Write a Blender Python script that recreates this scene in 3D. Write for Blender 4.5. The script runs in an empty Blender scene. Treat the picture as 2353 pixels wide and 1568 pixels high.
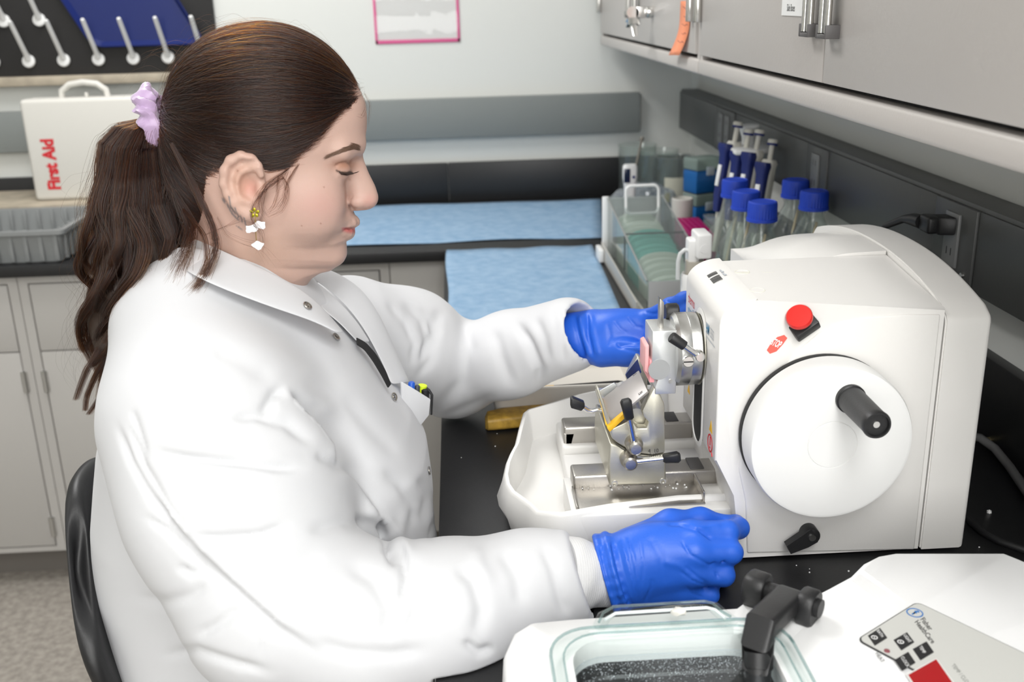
import bpy, bmesh, math, random
import numpy as np
from mathutils import Vector, Matrix
random.seed(7); rng = np.random.default_rng(11)
S = bpy.context.scene
COL = S.collection
V = Vector
# ------------------------------------------------------------------ camera
CZ = 1.49
def cam_frame(vp1=(1035, -3), vpv=(1365, 7750), w=2353, h=1568):
    cx, cy = w / 2, h / 2
    a = np.array([vp1[0] - cx, vp1[1] - cy]); b = np.array([vpv[0] - cx, vpv[1] - cy])
    f = math.sqrt(-(a @ b))
    y = np.array([a[0] / f, -a[1] / f, -1.]); y /= np.linalg.norm(y)
    z = -np.array([b[0] / f, -b[1] / f, -1.]); z /= np.linalg.norm(z)
    return f, np.stack([np.cross(y, z), y, z]), cx, cy
FPX, RC, CX, CY = cam_frame()
cam = bpy.data.cameras.new('camera'); camo = bpy.data.objects.new('camera', cam); COL.objects.link(camo)
m4 = Matrix.Identity(4)
for i in range(3):
    for j in range(3): m4[i][j] = RC[i][j]
m4.translation = (0, 0, CZ)
camo.matrix_world = m4
cam.sensor_width = 36; cam.lens = FPX * 36 / 2353; cam.clip_start = .02; cam.clip_end = 60
cam.dof.use_dof = True; cam.dof.focus_distance = 1.13; cam.dof.aperture_fstop = 6.3
S.camera = camo
# ------------------------------------------------------------------ light, exposure
S.view_settings.view_transform = 'Standard'; S.view_settings.look = 'None'
S.view_settings.gamma = 1; S.view_settings.use_curve_mapping = False
S.view_settings.exposure = -0.08
w = bpy.data.worlds.new('world'); S.world = w; w.use_nodes = True
w.node_tree.nodes['Background'].inputs[0].default_value = (.9, .95, 1, 1); w.node_tree.nodes['Background'].inputs[1].default_value = .15
def area(name, loc, target, size, power, col=(1, 1, 1), sy=None):
    l = bpy.data.lights.new(name, 'AREA'); l.energy = power; l.size = size; l.color = col
    if sy: l.shape = 'RECTANGLE'; l.size_y = sy
    o = bpy.data.objects.new(name, l); COL.objects.link(o); o.location = loc
    o.rotation_euler = (V(target) - V(loc)).to_track_quat('-Z', 'Y').to_euler(); return o
area('softbox', (-.22, -1.75, 1.95), (.1, 1.6, 1.05), 1.8, 52, (1, .99, .98))
for x, y, pw in ((-.75, 2.1, 35), (-2.3, .6, 9), (.22, -.55, 34)):  # the last one is an added fill to brighten the coat front
    area('ceiling_and_fill_light', (x, y, 2.70), (x, y, 0), .6, pw, (1, .995, .985), 1.2)

# ------------------------------------------------------------------ unprojection of a measured point on a real plane
def at(px, py, x=None, y=None, z=None):
    d = RC @ np.array([(px - CX) / FPX, -(py - CY) / FPX, -1.])
    if x is not None: t = x / d[0]
    elif y is not None: t = y / d[1]
    else: t = (z - CZ) / d[2]
    return V((t * d[0], t * d[1], CZ + t * d[2]))
# ------------------------------------------------------------------ materials
MATS = {}
def mat(name, col, rough=.5, metal=0., noise=0., nscale=30., bump=0., bscale=200., spec=.5, emit=None, coat=0., col2=None, aniso=0., sss=0., sheen=0.):
    if name in MATS: return MATS[name]
    m = bpy.data.materials.new(name); m.use_nodes = True; nt = m.node_tree; b = nt.nodes['Principled BSDF']
    b.inputs['Base Color'].default_value = (*col, 1); b.inputs['Roughness'].default_value = rough; b.inputs['Metallic'].default_value = metal
    b.inputs['Specular IOR Level'].default_value = spec; b.inputs['Coat Weight'].default_value = coat
    b.inputs['Anisotropic'].default_value = aniso; b.inputs['Sheen Weight'].default_value = sheen
    if sss: b.inputs['Subsurface Weight'].default_value = sss; b.inputs['Subsurface Radius'].default_value = (.012, .005, .003); b.inputs['Subsurface Scale'].default_value = .5
    tc = nt.nodes.new('ShaderNodeTexCoord')
    if noise or col2:
        n = nt.nodes.new('ShaderNodeTexNoise'); n.inputs['Scale'].default_value = nscale; n.inputs['Detail'].default_value = 6
        nt.links.new(tc.outputs['Object'], n.inputs['Vector'])
        r = nt.nodes.new('ShaderNodeValToRGB'); c2 = col2 or tuple(c * (1 - noise) for c in col)
        r.color_ramp.elements[0].position = .35; r.color_ramp.elements[1].position = .65
        r.color_ramp.elements[0].color = (*c2, 1); r.color_ramp.elements[1].color = (*col, 1)
        nt.links.new(n.outputs['Fac'], r.inputs[0]); nt.links.new(r.outputs[0], b.inputs['Base Color'])
    if bump:
        n = nt.nodes.new('ShaderNodeTexNoise'); n.inputs['Scale'].default_value = bscale; n.inputs['Detail'].default_value = 4
        nt.links.new(tc.outputs['Object'], n.inputs['Vector'])
        bp = nt.nodes.new('ShaderNodeBump'); bp.inputs['Strength'].default_value = bump; bp.inputs['Distance'].default_value = .002
        nt.links.new(n.outputs['Fac'], bp.inputs['Height']); nt.links.new(bp.outputs[0], b.inputs['Normal'])
    if emit: b.inputs['Emission Color'].default_value = (*emit[:3], 1); b.inputs['Emission Strength'].default_value = emit[3]
    MATS[name] = m; return m
def clear(name, tint=(1, 1, 1), refl=.9, body=.0, bcol=(.8, .85, .85), ior=1.45):
    if name in MATS: return MATS[name]
    m = bpy.data.materials.new(name); m.use_nodes = True; nt = m.node_tree; nt.nodes.clear(); N = nt.nodes.new; L = nt.links.new
    out = N('ShaderNodeOutputMaterial'); tr = N('ShaderNodeBsdfTransparent'); tr.inputs[0].default_value = (*tint, 1)
    gl = N('ShaderNodeBsdfGlossy'); gl.inputs['Roughness'].default_value = .03
    fr = N('ShaderNodeFresnel'); fr.inputs[0].default_value = ior
    ge = N('ShaderNodeNewGeometry'); mi = N('ShaderNodeMapRange'); mi.inputs['To Min'].default_value = ior; mi.inputs['To Max'].default_value = 1 / ior; L(ge.outputs['Backfacing'], mi.inputs['Value']); L(mi.outputs[0], fr.inputs[0])
    mu = N('ShaderNodeMath'); mu.operation = 'MULTIPLY'; mu.inputs[1].default_value = refl; L(fr.outputs[0], mu.inputs[0])
    mx = N('ShaderNodeMixShader'); L(mu.outputs[0], mx.inputs[0]); L(gl.outputs[0], mx.inputs[2])
    if body:
        df = N('ShaderNodeBsdfDiffuse'); df.inputs[0].default_value = (*bcol, 1)
        m2 = N('ShaderNodeMixShader'); m2.inputs[0].default_value = body; L(tr.outputs[0], m2.inputs[1]); L(df.outputs[0], m2.inputs[2]); L(m2.outputs[0], mx.inputs[1])
    else: L(tr.outputs[0], mx.inputs[1])
    L(mx.outputs[0], out.inputs[0]); MATS[name] = m; return m
M = dict(
    wall=mat('wall_paint', (.70, .71, .68), .75, bump=.15, bscale=180),
    ceil=mat('ceiling_paint', (.75, .75, .73), .9, bump=.2, bscale=90),
    floor=mat('vinyl_floor', (.40, .365, .325), .55, noise=.35, nscale=55, bump=.05, col2=(.27, .245, .215)),
    epoxy=mat('black_epoxy', (.012, .012, .013), .42, bump=.05, bscale=350),
    steel=mat('painted_steel_grey', (.47, .455, .435), .5, bump=.06, bscale=300),
    steelhi=mat('painted_steel_wall_unit', (.52, .49, .465), .38, bump=.12, bscale=260),
    gap=mat('shadow_gap', (.03, .03, .03), .8),
    toe=mat('toe_kick', (.17, .155, .14), .6),
    rail=mat('grey_rail', (.215, .232, .226), .55),
    race=mat('grey_raceway', (.085, .088, .086), .42, bump=.05),
    black=mat('black_plastic', (.012, .012, .013), .45, bump=.08, bscale=500),
    blackm=mat('black_matte', (.014, .013, .013), .6, bump=.1),
    white=mat('white_plastic', (.80, .80, .79), .4),
    cream=mat('cream_plastic', (.66, .645, .60), .45),
    shell=mat('microtome_shell', (.78, .765, .74), .38, bump=.05, bscale=900),
    shellin=mat('microtome_tray_white', (.80, .79, .765), .38, bump=.04, bscale=700),
    gold=mat('brass_wood', (.55, .33, .05), .5, noise=.4, nscale=90),
    chrome=mat('chrome', (.75, .74, .72), .18, 1.),
    alum=mat('brushed_aluminium', (.60, .60, .585), .34, 1., bump=.06, bscale=600),
    alumw=mat('satin_aluminium_light', (.68, .69, .69), .42, .75, bump=.04, bscale=600),
    champ=mat('champagne_aluminium', (.56, .54, .46), .4, .8, bump=.05, bscale=700),
    stain=mat('stainless', (.46, .44, .41), .36, 1., bump=.07, bscale=500),
    bluecap=mat('blue_cap', (.012, .055, .50), .5),
    bluebox=mat('blue_tip_box', (.01, .12, .38), .35),
    navy=mat('navy_tray', (.008, .018, .12), .35),
    navyp=mat('navy_grip', (.01, .02, .14), .4),
    magenta=mat('magenta_rack', (.45, .01, .16), .4, bump=.3, bscale=400),
    red=mat('red_button', (.66, .025, .02), .3), redink=mat('red_ink', (.62, .02, .03), .6), salmon=mat('stop_red', (.83, .12, .09), .6),
    blueink=mat('blue_ink', (.03, .22, .42), .6), tealink=mat('teal_ink', (.05, .25, .40), .6), greyink=mat('grey_ink', (.45, .48, .52), .6), ink=mat('black_ink', (.03, .03, .03), .6), yel=mat('warning_yellow', (.85, .48, .02), .6),
    pink=mat('pink_cassette', (.85, .36, .38), .5), orange=mat('orange_note', (.90, .32, .17), .8), pinkedge=mat('pink_edge', (.72, .09, .28), .6),
    paper=mat('white_paper', (.80, .80, .79), .8), binp=mat('grey_bin', (.23, .24, .24), .5, bump=.08),
    wood=mat('pale_wood', (.46, .40, .31), .6, noise=.25, nscale=20), card=mat('white_cardboard', (.74, .72, .69), .8), kraft=mat('kraft_edge', (.5, .34, .2), .8),
    stick=mat('wooden_stick', (.62, .48, .30), .7), teal=mat('teal_sheet', (.16, .50, .42), .6), sage=mat('sage_sheet', (.60, .66, .57), .6),
    glass=clear('clear_glass', (.95, .97, .96), 1.0, .05, (.7, .75, .73), 1.5), acrylic=clear('clear_acrylic', (.93, .95, .945), .9, .09, (.62, .68, .67)),
    frost=clear('frosted_lid', (.75, .82, .78), .5, .45, (.42, .52, .48)), sleeve=clear('plastic_sleeve', (.97, .97, .97), 1.0, .12, (.85, .85, .85)),
    water=clear('water', (.93, .95, .965), .8, .0, (.6, .65, .68), 1.33), bag=clear('plastic_bag', (.85, .88, .9), 1., .28, (.6, .65, .7)),
    dishg=clear('dish_glass', (.955, .975, .97), .45, .008, (.7, .75, .75), 1.5),
    edgeg=clear('glass_edge', (.70, .79, .79), 1.0, .12, (.55, .66, .66), 1.5),
    screen=mat('red_display', (.30, .012, .014), .2, emit=(.5, .01, .01, .12)), digit=mat('lit_digit', (.9, .02, .02), .4, emit=(1, .03, .03, 1.2)),
    panel=mat('grey_panel', (.50, .50, .475), .45), cable=mat('grey_cable', (.12, .12, .12), .5), bath=mat('bath_shell', (.83, .83, .83), .35, bump=.05, bscale=800),
)
def pad_mat():
    m = mat('blue_absorbent_pad', (.30, .44, .60), .95, bump=.6, bscale=140, col2=(.22, .36, .53), nscale=38); return m
M['pad'] = pad_mat()
# ------------------------------------------------------------------ object helpers
def tag(o, label=None, cat=None, group=None, kind=None):
    for k, v in (('label', label), ('category', cat), ('group', group), ('kind', kind)):
        if v: o[k] = v
    return o
def thing(name, label, cat, loc=(0, 0, 0), rz=0., group=None):
    o = bpy.data.objects.new(name, None); COL.objects.link(o); o.location = loc; o.rotation_euler = (0, 0, rz); o.empty_display_size = .02
    return tag(o, label, cat, group)
def root_of(o):
    while o.parent: o = o.parent
    return o
def link(name, me, mt, parent=None, world=True, smooth=40):
    o = bpy.data.objects.new(name, me); COL.objects.link(o)
    if mt and not me.materials: me.materials.append(mt)
    if parent:
        o.parent = parent
        if world: me.transform(Matrix.Translation(-root_of(parent).location))
    if smooth and len(me.polygons):
        me.shade_smooth(); me.set_sharp_from_angle(angle=math.radians(smooth))
    return o
def obj(name, bm, mt, parent=None, world=True, smooth=40):
    me = bpy.data.meshes.new(name); bmesh.ops.recalc_face_normals(bm, faces=bm.faces); bm.to_mesh(me); bm.free()
    return link(name, me, mt, parent, world, smooth)
def struct(name, bm, mt, **k): return tag(obj(name, bm, mt, **k), kind='structure')
def BM(): return bmesh.new()
def _bev(bm, geom, b, seg):
    if b > 0:
        es = list({e for v in geom for e in v.link_edges})
        bmesh.ops.bevel(bm, geom=es, offset=b, segments=seg, affect='EDGES', profile=.5, clamp_overlap=True)
def box(bm, lo, hi, b=0., seg=2, M4=None):
    t = BM(); bmesh.ops.create_cube(t, size=1)
    lo, hi = V(lo), V(hi); c = (lo + hi) / 2; s = hi - lo
    for v in t.verts: v.co = V((v.co.x * s.x, v.co.y * s.y, v.co.z * s.z)) + c
    _bev(t, list(t.verts), b, seg)
    return merge(bm, t, M4)
def merge(bm, t, M4=None):
    if M4 is not None: bmesh.ops.transform(t, matrix=M4, verts=t.verts)
    me = bpy.data.meshes.new('t'); t.to_mesh(me); t.free(); bm.from_mesh(me); bpy.data.meshes.remove(me); return bm
def frame(d):
    d = V(d).normalized(); a = V((0, 0, 1)) if abs(d.z) < .9 else V((1, 0, 0))
    u = d.cross(a).normalized(); return u, d.cross(u), d
def tube(bm, pts, r, n=12, cap=True, flat=1.):
    pts = [V(p) for p in pts]; rs = r if hasattr(r, '__len__') else [r] * len(pts); rings = []
    u, v, d0 = frame(pts[1] - pts[0])
    for i, p in enumerate(pts):
        d = (pts[min(i + 1, len(pts) - 1)] - pts[max(i - 1, 0)]).normalized()
        u = (u - d * u.dot(d)).normalized(); v = d.cross(u)
        rings.append([bm.verts.new(p + (u * math.cos(2 * math.pi * k / n) + v * math.sin(2 * math.pi * k / n) * flat) * rs[i]) for k in range(n)])
    for a, b in zip(rings, rings[1:]):
        for k in range(n): bm.faces.new((a[k], a[(k + 1) % n], b[(k + 1) % n], b[k]))
    if cap:
        bm.faces.new(rings[0][::-1]); bm.faces.new(rings[-1])
    return bm
def cyl(bm, p0, p1, r, n=32, b=0.):
    p0, p1 = V(p0), V(p1); d = (p1 - p0).normalized(); L = (p1 - p0).length
    if b: return tube(bm, [p0, p0 + d * b * .3, p0 + d * b, p1 - d * b, p1 - d * b * .3, p1], [r - b, r - b * .3, r, r, r - b * .3, r - b], n)
    return tube(bm, [p0, p1], r, n)
def lathe(bm, prof, c=(0, 0, 0), n=32, axis='z'):
    c = V(c); rings = []
    for r, h in prof:
        ring = []
        for k in range(n):
            a = 2 * math.pi * k / n; p = (math.cos(a) * r, math.sin(a) * r, h)
            if axis == 'x': p = (h, p[0], p[1])
            if axis == 'y': p = (p[0], h, p[1])
            ring.append(bm.verts.new(c + V(p)))
        rings.append(ring)
    for a, b in zip(rings, rings[1:]):
        for k in range(n): bm.faces.new((a[k], a[(k + 1) % n], b[(k + 1) % n], b[k]))
    if prof[0][0] > 1e-5: bm.faces.new(rings[0])
    if prof[-1][0] > 1e-5: bm.faces.new(rings[-1])
    bmesh.ops.remove_doubles(bm, verts=bm.verts, dist=1e-6); return bm
def prism(bm, pts, ext, b=0., seg=2):
    t = BM(); vs = [t.verts.new(V(p)) for p in pts]; f = t.faces.new(vs)
    r = bmesh.ops.extrude_face_region(t, geom=[f]); nv = [g for g in r['geom'] if isinstance(g, bmesh.types.BMVert)]
    for v in nv: v.co += V(ext)
    if b: _bev(t, list(t.verts), b, seg)
    return merge(bm, t)
def rrect(x0, y0, x1, y1, r, n=6):
    out = []
    for cx, cy, a0 in ((x1 - r, y1 - r, 0), (x0 + r, y1 - r, 90), (x0 + r, y0 + r, 180), (x1 - r, y0 + r, 270)):
        for k in range(n + 1):
            a = math.radians(a0 + 90 * k / n); out.append((cx + r * math.cos(a), cy + r * math.sin(a)))
    return out
def loft(bm, loops, cap0=True, cap1=True, closed=True):
    R = [[bm.verts.new(V(p)) for p in L] for L in loops]
    for a, b in zip(R, R[1:]):
        n = len(a)
        for k in range(n if closed else n - 1): bm.faces.new((a[k], a[(k + 1) % n], b[(k + 1) % n], b[k]))
    if cap0: bm.faces.new(R[0][::-1])
    if cap1: bm.faces.new(R[-1])
    return bm
def text(name, body, mt, O, ux, uy, size, parent, align='LEFT', bold=0., xs=1.):
    cu = bpy.data.curves.new(name, 'FONT'); cu.body = body; cu.size = size; cu.align_x = align; cu.offset = bold; cu.resolution_u = 4
    o = bpy.data.objects.new(name, cu); COL.objects.link(o)
    dg = bpy.context.evaluated_depsgraph_get(); me = bpy.data.meshes.new_from_object(o.evaluated_get(dg)); bpy.data.objects.remove(o)
    ux = V(ux).normalized(); uy = V(uy).normalized(); n = ux.cross(uy)
    mm = Matrix(((ux.x * xs, uy.x, n.x, O[0]), (ux.y * xs, uy.y, n.y, O[1]), (ux.z * xs, uy.z, n.z, O[2]), (0, 0, 0, 1)))
    me.transform(mm); me.materials.clear(); return link(name, me, mt, parent, smooth=0)
def copy_tree(o, parent=None):
    c = o.copy(); COL.objects.link(c)
    if parent: c.parent = parent
    for ch in list(o.children): copy_tree(ch, c)
    return c
# ================================================================== the room
XR, YB, XL, YF, ZC = .715, 3.13, -3.0, -2.2, 2.75
struct('floor', box(BM(), (XL - .1, YF - .1, -.1), (XR + .1, YB + .1, 0)), M['floor'])
struct('ceiling', box(BM(), (XL - .1, YF - .1, ZC), (XR + .1, YB + .1, ZC + .1)), M['ceil'])
struct('wall_back', box(BM(), (XL - .1, YB, 0), (XR + .1, YB + .1, ZC)), M['wall'])
struct('wall_right', box(BM(), (XR, YF, 0), (XR + .1, YB, ZC)), M['wall'])
struct('wall_left', box(BM(), (XL - .1, YF, 0), (XL, YB, ZC)), M['wall'])
struct('wall_front', box(BM(), (XL - .1, YF - .1, 0), (XR + .1, YF, ZC)), M['wall'])
struct('trim_1', box(BM(), (XL, YB - .035, 1.0935), (.555, YB, 1.2105), .005), M['rail'])
# ---------------------------------------------------------------- benches
CT = .90
BE = -.04           # front edge of the right bench
b = box(BM(), (XL, 2.475, CT - .028), (XR, YB, CT), .002)
o = obj('back_countertop', b, M['epoxy']); tag(o, 'black epoxy countertop running along the back wall', 'countertop')
b = box(BM(), (BE, -.9, CT - .028), (XR, 2.474, CT), .002)
o = obj('bench_countertop', b, M['epoxy']); tag(o, 'black epoxy benchtop along the right wall under the white sectioning machine', 'countertop')
r = thing('backsplash', 'low black epoxy backsplash above the benchtops', 'backsplash', (0, 3.1, CT))
xj = at(1030, 400, y=3.11).x
obj('back_panel', box(BM(), (XL, YB - .02, CT), (xj - .001, YB, 1.018), .002), M['epoxy'], r)
obj('back_panel', box(BM(), (xj + .001, YB - .02, CT), (XR - .021, YB, 1.018), .002), M['epoxy'], r)
obj('side_panel', box(BM(), (XR - .02, -.9, CT), (XR, YB, 1.018), .002), M['epoxy'], r)
def base_cabinet(x0, x1, label, handles=True, doors=2):
    r = thing('base_cabinet', label, 'cabinet', ((x0 + x1) / 2, 2.8, 0), group='grey base cabinets under the back counter')
    y0, yb = 2.51, YB; zb, zt = .10, CT - .028; st = .024; zs = .6695
    obj('carcass', box(BM(), (x0 + .002, y0 + .025, zb), (x1 - .002, yb, zt)), M['gap'], r)
    f = BM()
    box(f, (x0 + .001, y0, zb), (x0 + st, y0 + .025, zt)); box(f, (x1 - st, y0, zb), (x1 - .001, y0 + .025, zt))
    box(f, (x0 + st, y0, zt - .024), (x1 - st, y0 + .025, zt)); box(f, (x0 + st, y0, zb), (x1 - st, y0 + .025, zb + .014))
    obj('face_frame', f, M['steel'], r)
    g = .003; X0, X1 = x0 + st + g, x1 - st - g
    d = obj('drawer', box(BM(), (X0, y0 - .001, zs + g / 2), (X1, y0 + .022, zt - .024 - g), .0015), M['steel'], r)
    h = BM(); cx = (X0 + X1) / 2; tube(h, [(cx - .06, y0 - .001, .76), (cx - .055, y0 - .03, .76), (cx + .055, y0 - .03, .76), (cx + .06, y0 - .001, .76)], .005, 10); obj('handle', h, M['chrome'], d)
    xm = [X0, (X0 + X1) / 2, X1] if doors == 2 else [X0, X1]
    for i in range(doors):
        a, c = xm[i] + (g / 2 if i else 0), xm[i + 1] - (g / 2 if i < doors - 1 else 0)
        dd = obj('door', box(BM(), (a, y0 - .001, zb + .014 + g), (c, y0 + .022, zs - g / 2), .0015), M['steel'], r)
        hx = a - g / 2 if i == 0 and doors == 2 else c + g / 2
        for z in (.59, .175):
            q = BM(); cyl(q, (hx, y0 - .004, z - .028), (hx, y0 - .004, z + .028), .0065, 12); box(q, (hx - .008, y0 - .004, z - .026), (hx + .008, y0, z + .026)); obj('hinge', q, M['alum'], dd)
        px = c - .03 if i == 0 and doors == 2 else a + .03
        q = BM(); tube(q, [(px, y0, .62), (px, y0 - .03, .615), (px, y0 - .03, .525), (px, y0, .52)], .005, 10); obj('handle', q, M['chrome'], dd)
    obj('toe_kick', box(BM(), (x0, y0 + .07, 0), (x1, y0 + .09, zb)), M['toe'], r)
    return r
base_cabinet(-1.1005, -.1823, 'grey steel base cabinet behind the seated person, a single wide drawer over two doors')
base_cabinet(-1.72, -1.1005, 'grey steel base cabinet at the far left, one door hinged on its right', doors=1)
r = thing('filler_panel', 'plain grey steel corner panel between base cabinet and bench', 'panel', (-.11, 2.52, 0))
obj('panel', box(BM(), (-.1813, 2.51, .1), (BE + .05, 2.53, CT - .028), .001), M['steel'], r); obj('toe_kick', box(BM(), (-.18, 2.58, 0), (BE + .05, 2.6, .1)), M['toe'], r)
r = thing('bench_support_frame', 'grey steel frame carrying the right bench above open knee space', 'frame', (.4, 1, 0))
for y in (-.8, .62, 2.0):
    obj('side_panel', box(BM(), (.10, y, 0), (XR - .03, y + .03, CT - .028)), M['steel'], r)
obj('apron', box(BM(), (.02, -.8, CT - .09), (.045, 2.5, CT - .028)), M['steel'], r)
# ---------------------------------------------------------------- wall cabinets
XU = .432
def handle_u(y, z0, par):
    q = BM()
    for dy in (-.010, .010): tube(q, [(XU - .014, y + dy, z0 + .006), (XU - .014, y + dy, z0 + .16)], .0038, 12)
    hb = obj('handle_bar', q, M['chrome'], par)
    q = BM(); box(q, (XU - .011, y - .008, z0 + .004), (XU - .009, y + .008, z0 + .162), .001); obj('handle_insert', q, M['alumw'], hb)
    for z in (z0, z0 + .158):
        q = BM(); box(q, (XU - .0185, y - .017, z), (XU - .0, y - .013, z + .015), .001); box(q, (XU - .0185, y + .013, z), (XU, y + .017, z + .015), .001); box(q, (XU - .0185, y - .013, z), (XU - .014, y + .013, z + .005), .001); box(q, (XU - .006, y - .013, z), (XU, y + .013, z + .015), .001)
        obj('handle_end', q, mat('handle_cap', (.09, .085, .085), .45), hb)
def wall_cabinet(y0, y1, label, ys, handles, hinge_ys):
    r = thing('wall_cabinet', label, 'cabinet', (.57, (y0 + y1) / 2, 1.35), group='grey wall cabinets over the right bench')
    z0, z1 = 1.3505, 2.12
    f = BM(); box(f, (XU, y0 + .0008, z0), (XR, y1 - .0008, z0 + .027), .005, 3); box(f, (XU + .004, y0 + .0008, z0 + .02), (XR, y0 + .02, z1)); box(f, (XU + .004, y1 - .02, z0 + .02), (XR, y1 - .0008, z1)); box(f, (XU + .004, y0 + .001, z1 - .02), (XR, y1 - .001, z1))
    obj('case', f, M['steelhi'], r); obj('inside', box(BM(), (XU + .02, y0 + .02, z0 + .02), (XR - .002, y1 - .02, z1 - .02)), M['gap'], r)
    for i, (a, c) in enumerate(zip(ys, ys[1:])):
        d = obj('door', box(BM(), (XU - .002, a + .0012, z0 + .0345), (XU + .018, c - .0012, z1 - .004), .002), M['steelhi'], r)
        if handles[i] is not None: handle_u(handles[i], 1.4365, d)
        h = hinge_ys[i]
        if h is not None:
            for z in (1.44, 2.0): obj('hinge', cyl(BM(), (XU - .008, h, z), (XU - .008, h, z + .06), .0075, 16, .002), M['chrome'], d)
    return r
wc1 = wall_cabinet(.55, 1.848, 'pinkish-grey wall cabinet nearest the camera with two tube handles', [.566, 1.2085, 1.834], [1.178, 1.237], [None, 1.827])
wc2 = wall_cabinet(1.850, 3.085, 'grey wall cabinet in the far corner with keys hanging in its lock', [1.866, 2.485, 3.070], [2.44, 2.525], [1.888, 3.06])
lab = obj('shelf_label', box(BM(), (XU - .0034, 1.286, 1.4585), (XU - .0024, 1.372, 1.50)), M['paper'], wc1); tag(lab, 'white paper label reading Slide Boxes')
text('label_text', 'Slide Boxes', M['ink'], (XU - .0036, 1.350, 1.464), (0, -1, 0), (0, 0, 1), .0125, lab, xs=.55)
# keys in lock
r = thing('key_set', 'silver keys hanging from the lock of the far wall cabinet', 'keys', (XU - .01, 2.27, 1.44))
b = BM(); cyl(b, (XU - .016, 2.27, 1.452), (XU - .0015, 2.27, 1.452), .012, 20, .002); obj('lock_barrel', b, M['chrome'], r)
b = BM(); box(b, (XU - .040, 2.268, 1.440), (XU - .016, 2.272, 1.464), .002); lathe(b, [(.0, -.002), (.013, -.002), (.013, .002), (0, .002)], (XU - .045, 2.27, 1.452), 16, 'y'); obj('key', b, M['chrome'], r)
for s, dz in ((-1, -.035), (1, -.02)):
    b = BM(); p0 = V((XU - .045, 2.27 + s * .006, 1.44)); p1 = p0 + V((-.002, s * .045, dz)); u = (p1 - p0)
    tube(b, [p0, p0 + u * .35, p0 + u * .36, p0 + u * .95, p1], [.011, .012, .006, .005, .001], 10, flat=.22); obj('key', b, M['chrome'], r)
# sticky note
b = BM(); rows = []
for i in range(13):
    t = i / 12; z = 1.475 - .095 * t; out = -.0035 - .028 * max(0, t - .45) ** 1.6; sh = .038 * max(0, t - .35) ** 1.5
    rows.append([(XU + out, 1.905 + sh * 1.6, z), (XU + out - .002 * t, 1.985 + sh * 1.9, z - .004 * t)])
loft(b, rows, False, False, False); o = obj('sticky_note', b, M['orange']); s = o.modifiers.new('thick', 'SOLIDIFY'); s.thickness = .0006
tag(o, 'curling orange sticky note on the far wall cabinet door', 'note')
for i in range(5):
    t = .12 + i * .16; z = 1.475 - .095 * t; out = -.0035 - .028 * max(0, t - .45) ** 1.6 - .0009; sh = .038 * max(0, t - .35) ** 1.5
    b = BM(); tube(b, [(XU + out, 1.915 + sh * 1.6 + k * .012, z + .002 * math.sin(k * 2.1)) for k in range(5 - i % 2)], .0007, 5); obj('pen_line', b, mat('pencil', (.35, .12, .09), .8), o)
# poster
r = thing('plastic_sleeve', 'clear document sleeve with a pink taped edge on the back wall', 'sleeve', (-.1, YB, 1.37))
x0, x1, z0, z1 = -.224, .0235, 1.3695, 1.66
b = BM(); t_ = .0105
for lo, hi in (((x0, z0), (x1, z0 + t_)), ((x0, z0), (x0 + t_ * .75, z1)), ((x1 - t_ * .75, z0), (x1, z1)), ((x0, z1 - t_), (x1, z1))):
    box(b, (lo[0], YB - .004, lo[1]), (hi[0], YB - .001, hi[1]), .001)
obj('pink_border', b, M['pinkedge'], r)
obj('sheet', box(BM(), (x0 + .004, YB - .002, z0 + .004), (x1 - .004, YB - .0008, z1 - .004)), mat('sleeve_sheet', (.72, .72, .70), .7), r)
b = BM(); n = 14; g = [[(x0 + .004 + (x1 - x0 - .008) * i / n, YB - .0045 - .0025 * abs(math.sin(i * .9 + j * .7)) - .002 * math.sin(j * 1.3), z0 + .006 + (z1 - z0 - .012) * j / n) for i in range(n + 1)] for j in range(n + 1)]
loft(b, g, False, False, False); obj('clear_front', b, M['sleeve'], r)
# ---------------------------------------------------------------- drying rack
r = thing('drying_rack', 'black wall-mounted drying rack board with rows of white pegs', 'rack', (-1.2, YB, 1.29))
obj('board', box(BM(), (-1.9, YB - .02, 1.307), (-.679, YB, 2.05), .003), M['blackm'], r)
obj('bottom_rail', box(BM(), (-1.9, YB - .05, 1.283), (-.679, YB, 1.309), .003), M['wood'], r)
pegm = mat('peg_white', (.72, .72, .71), .35)
def peg(x, z, L=1.):
    b = BM(); y = YB - .02; d = V((0, -.085, .105)).normalized()
    cyl(b, (x, y, z), (x, y - .010, z + .002), .0185, 20, .004)
    p = V((x, y - .006, z + .008)); tube(b, [p, p + d * .02, p + d * .13, p + d * .1345, p + d * .136], [.0105, .0068, .0062, .005, .001], 12)
    obj('peg', b, pegm, r)
for k in range(10): peg(-.82 - .0985 * (k - 1), 1.350)
for k in range(6): peg(-1.1655 - .0985 * k, 1.462)
for k in range(5): peg(-1.2137 - .0985 * k, 1.57)
# navy tray held by the pegs
r = thing('tray', 'navy blue plastic tray standing on the drying rack pegs', 'tray', (-.88, 3.07, 1.38))
def slab_loop(x0, x1, z0, z1, rr, y, tilt=.12): return [(x, y + tilt * 0 - (z - z0) * .10 * 0, z) for x, z in rrect(x0, z0, x1, z1, rr, 5)]
b = BM(); X0, X1, Z0, Z1 = -1.022, -.70, 1.384, 1.78
loft(b, [[(x, y, z) for x, z in rrect(X0 + e, Z0 + e, X1 - e, Z1 - e, max(.03 - e * .5, .008), 5)] for e, y in ((.016, 3.106), (.002, 3.085), (0, 3.082), (.003, 3.080), (.016, 3.098))], True, True)
bmesh.ops.transform(b, matrix=Matrix(((1, 0, -.52, 1.384 * .52), (0, 1, 0, 0), (0, 0, 1, 0), (0, 0, 0, 1))), verts=b.verts)
obj('tray_body', b, M['navy'], r)
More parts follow.
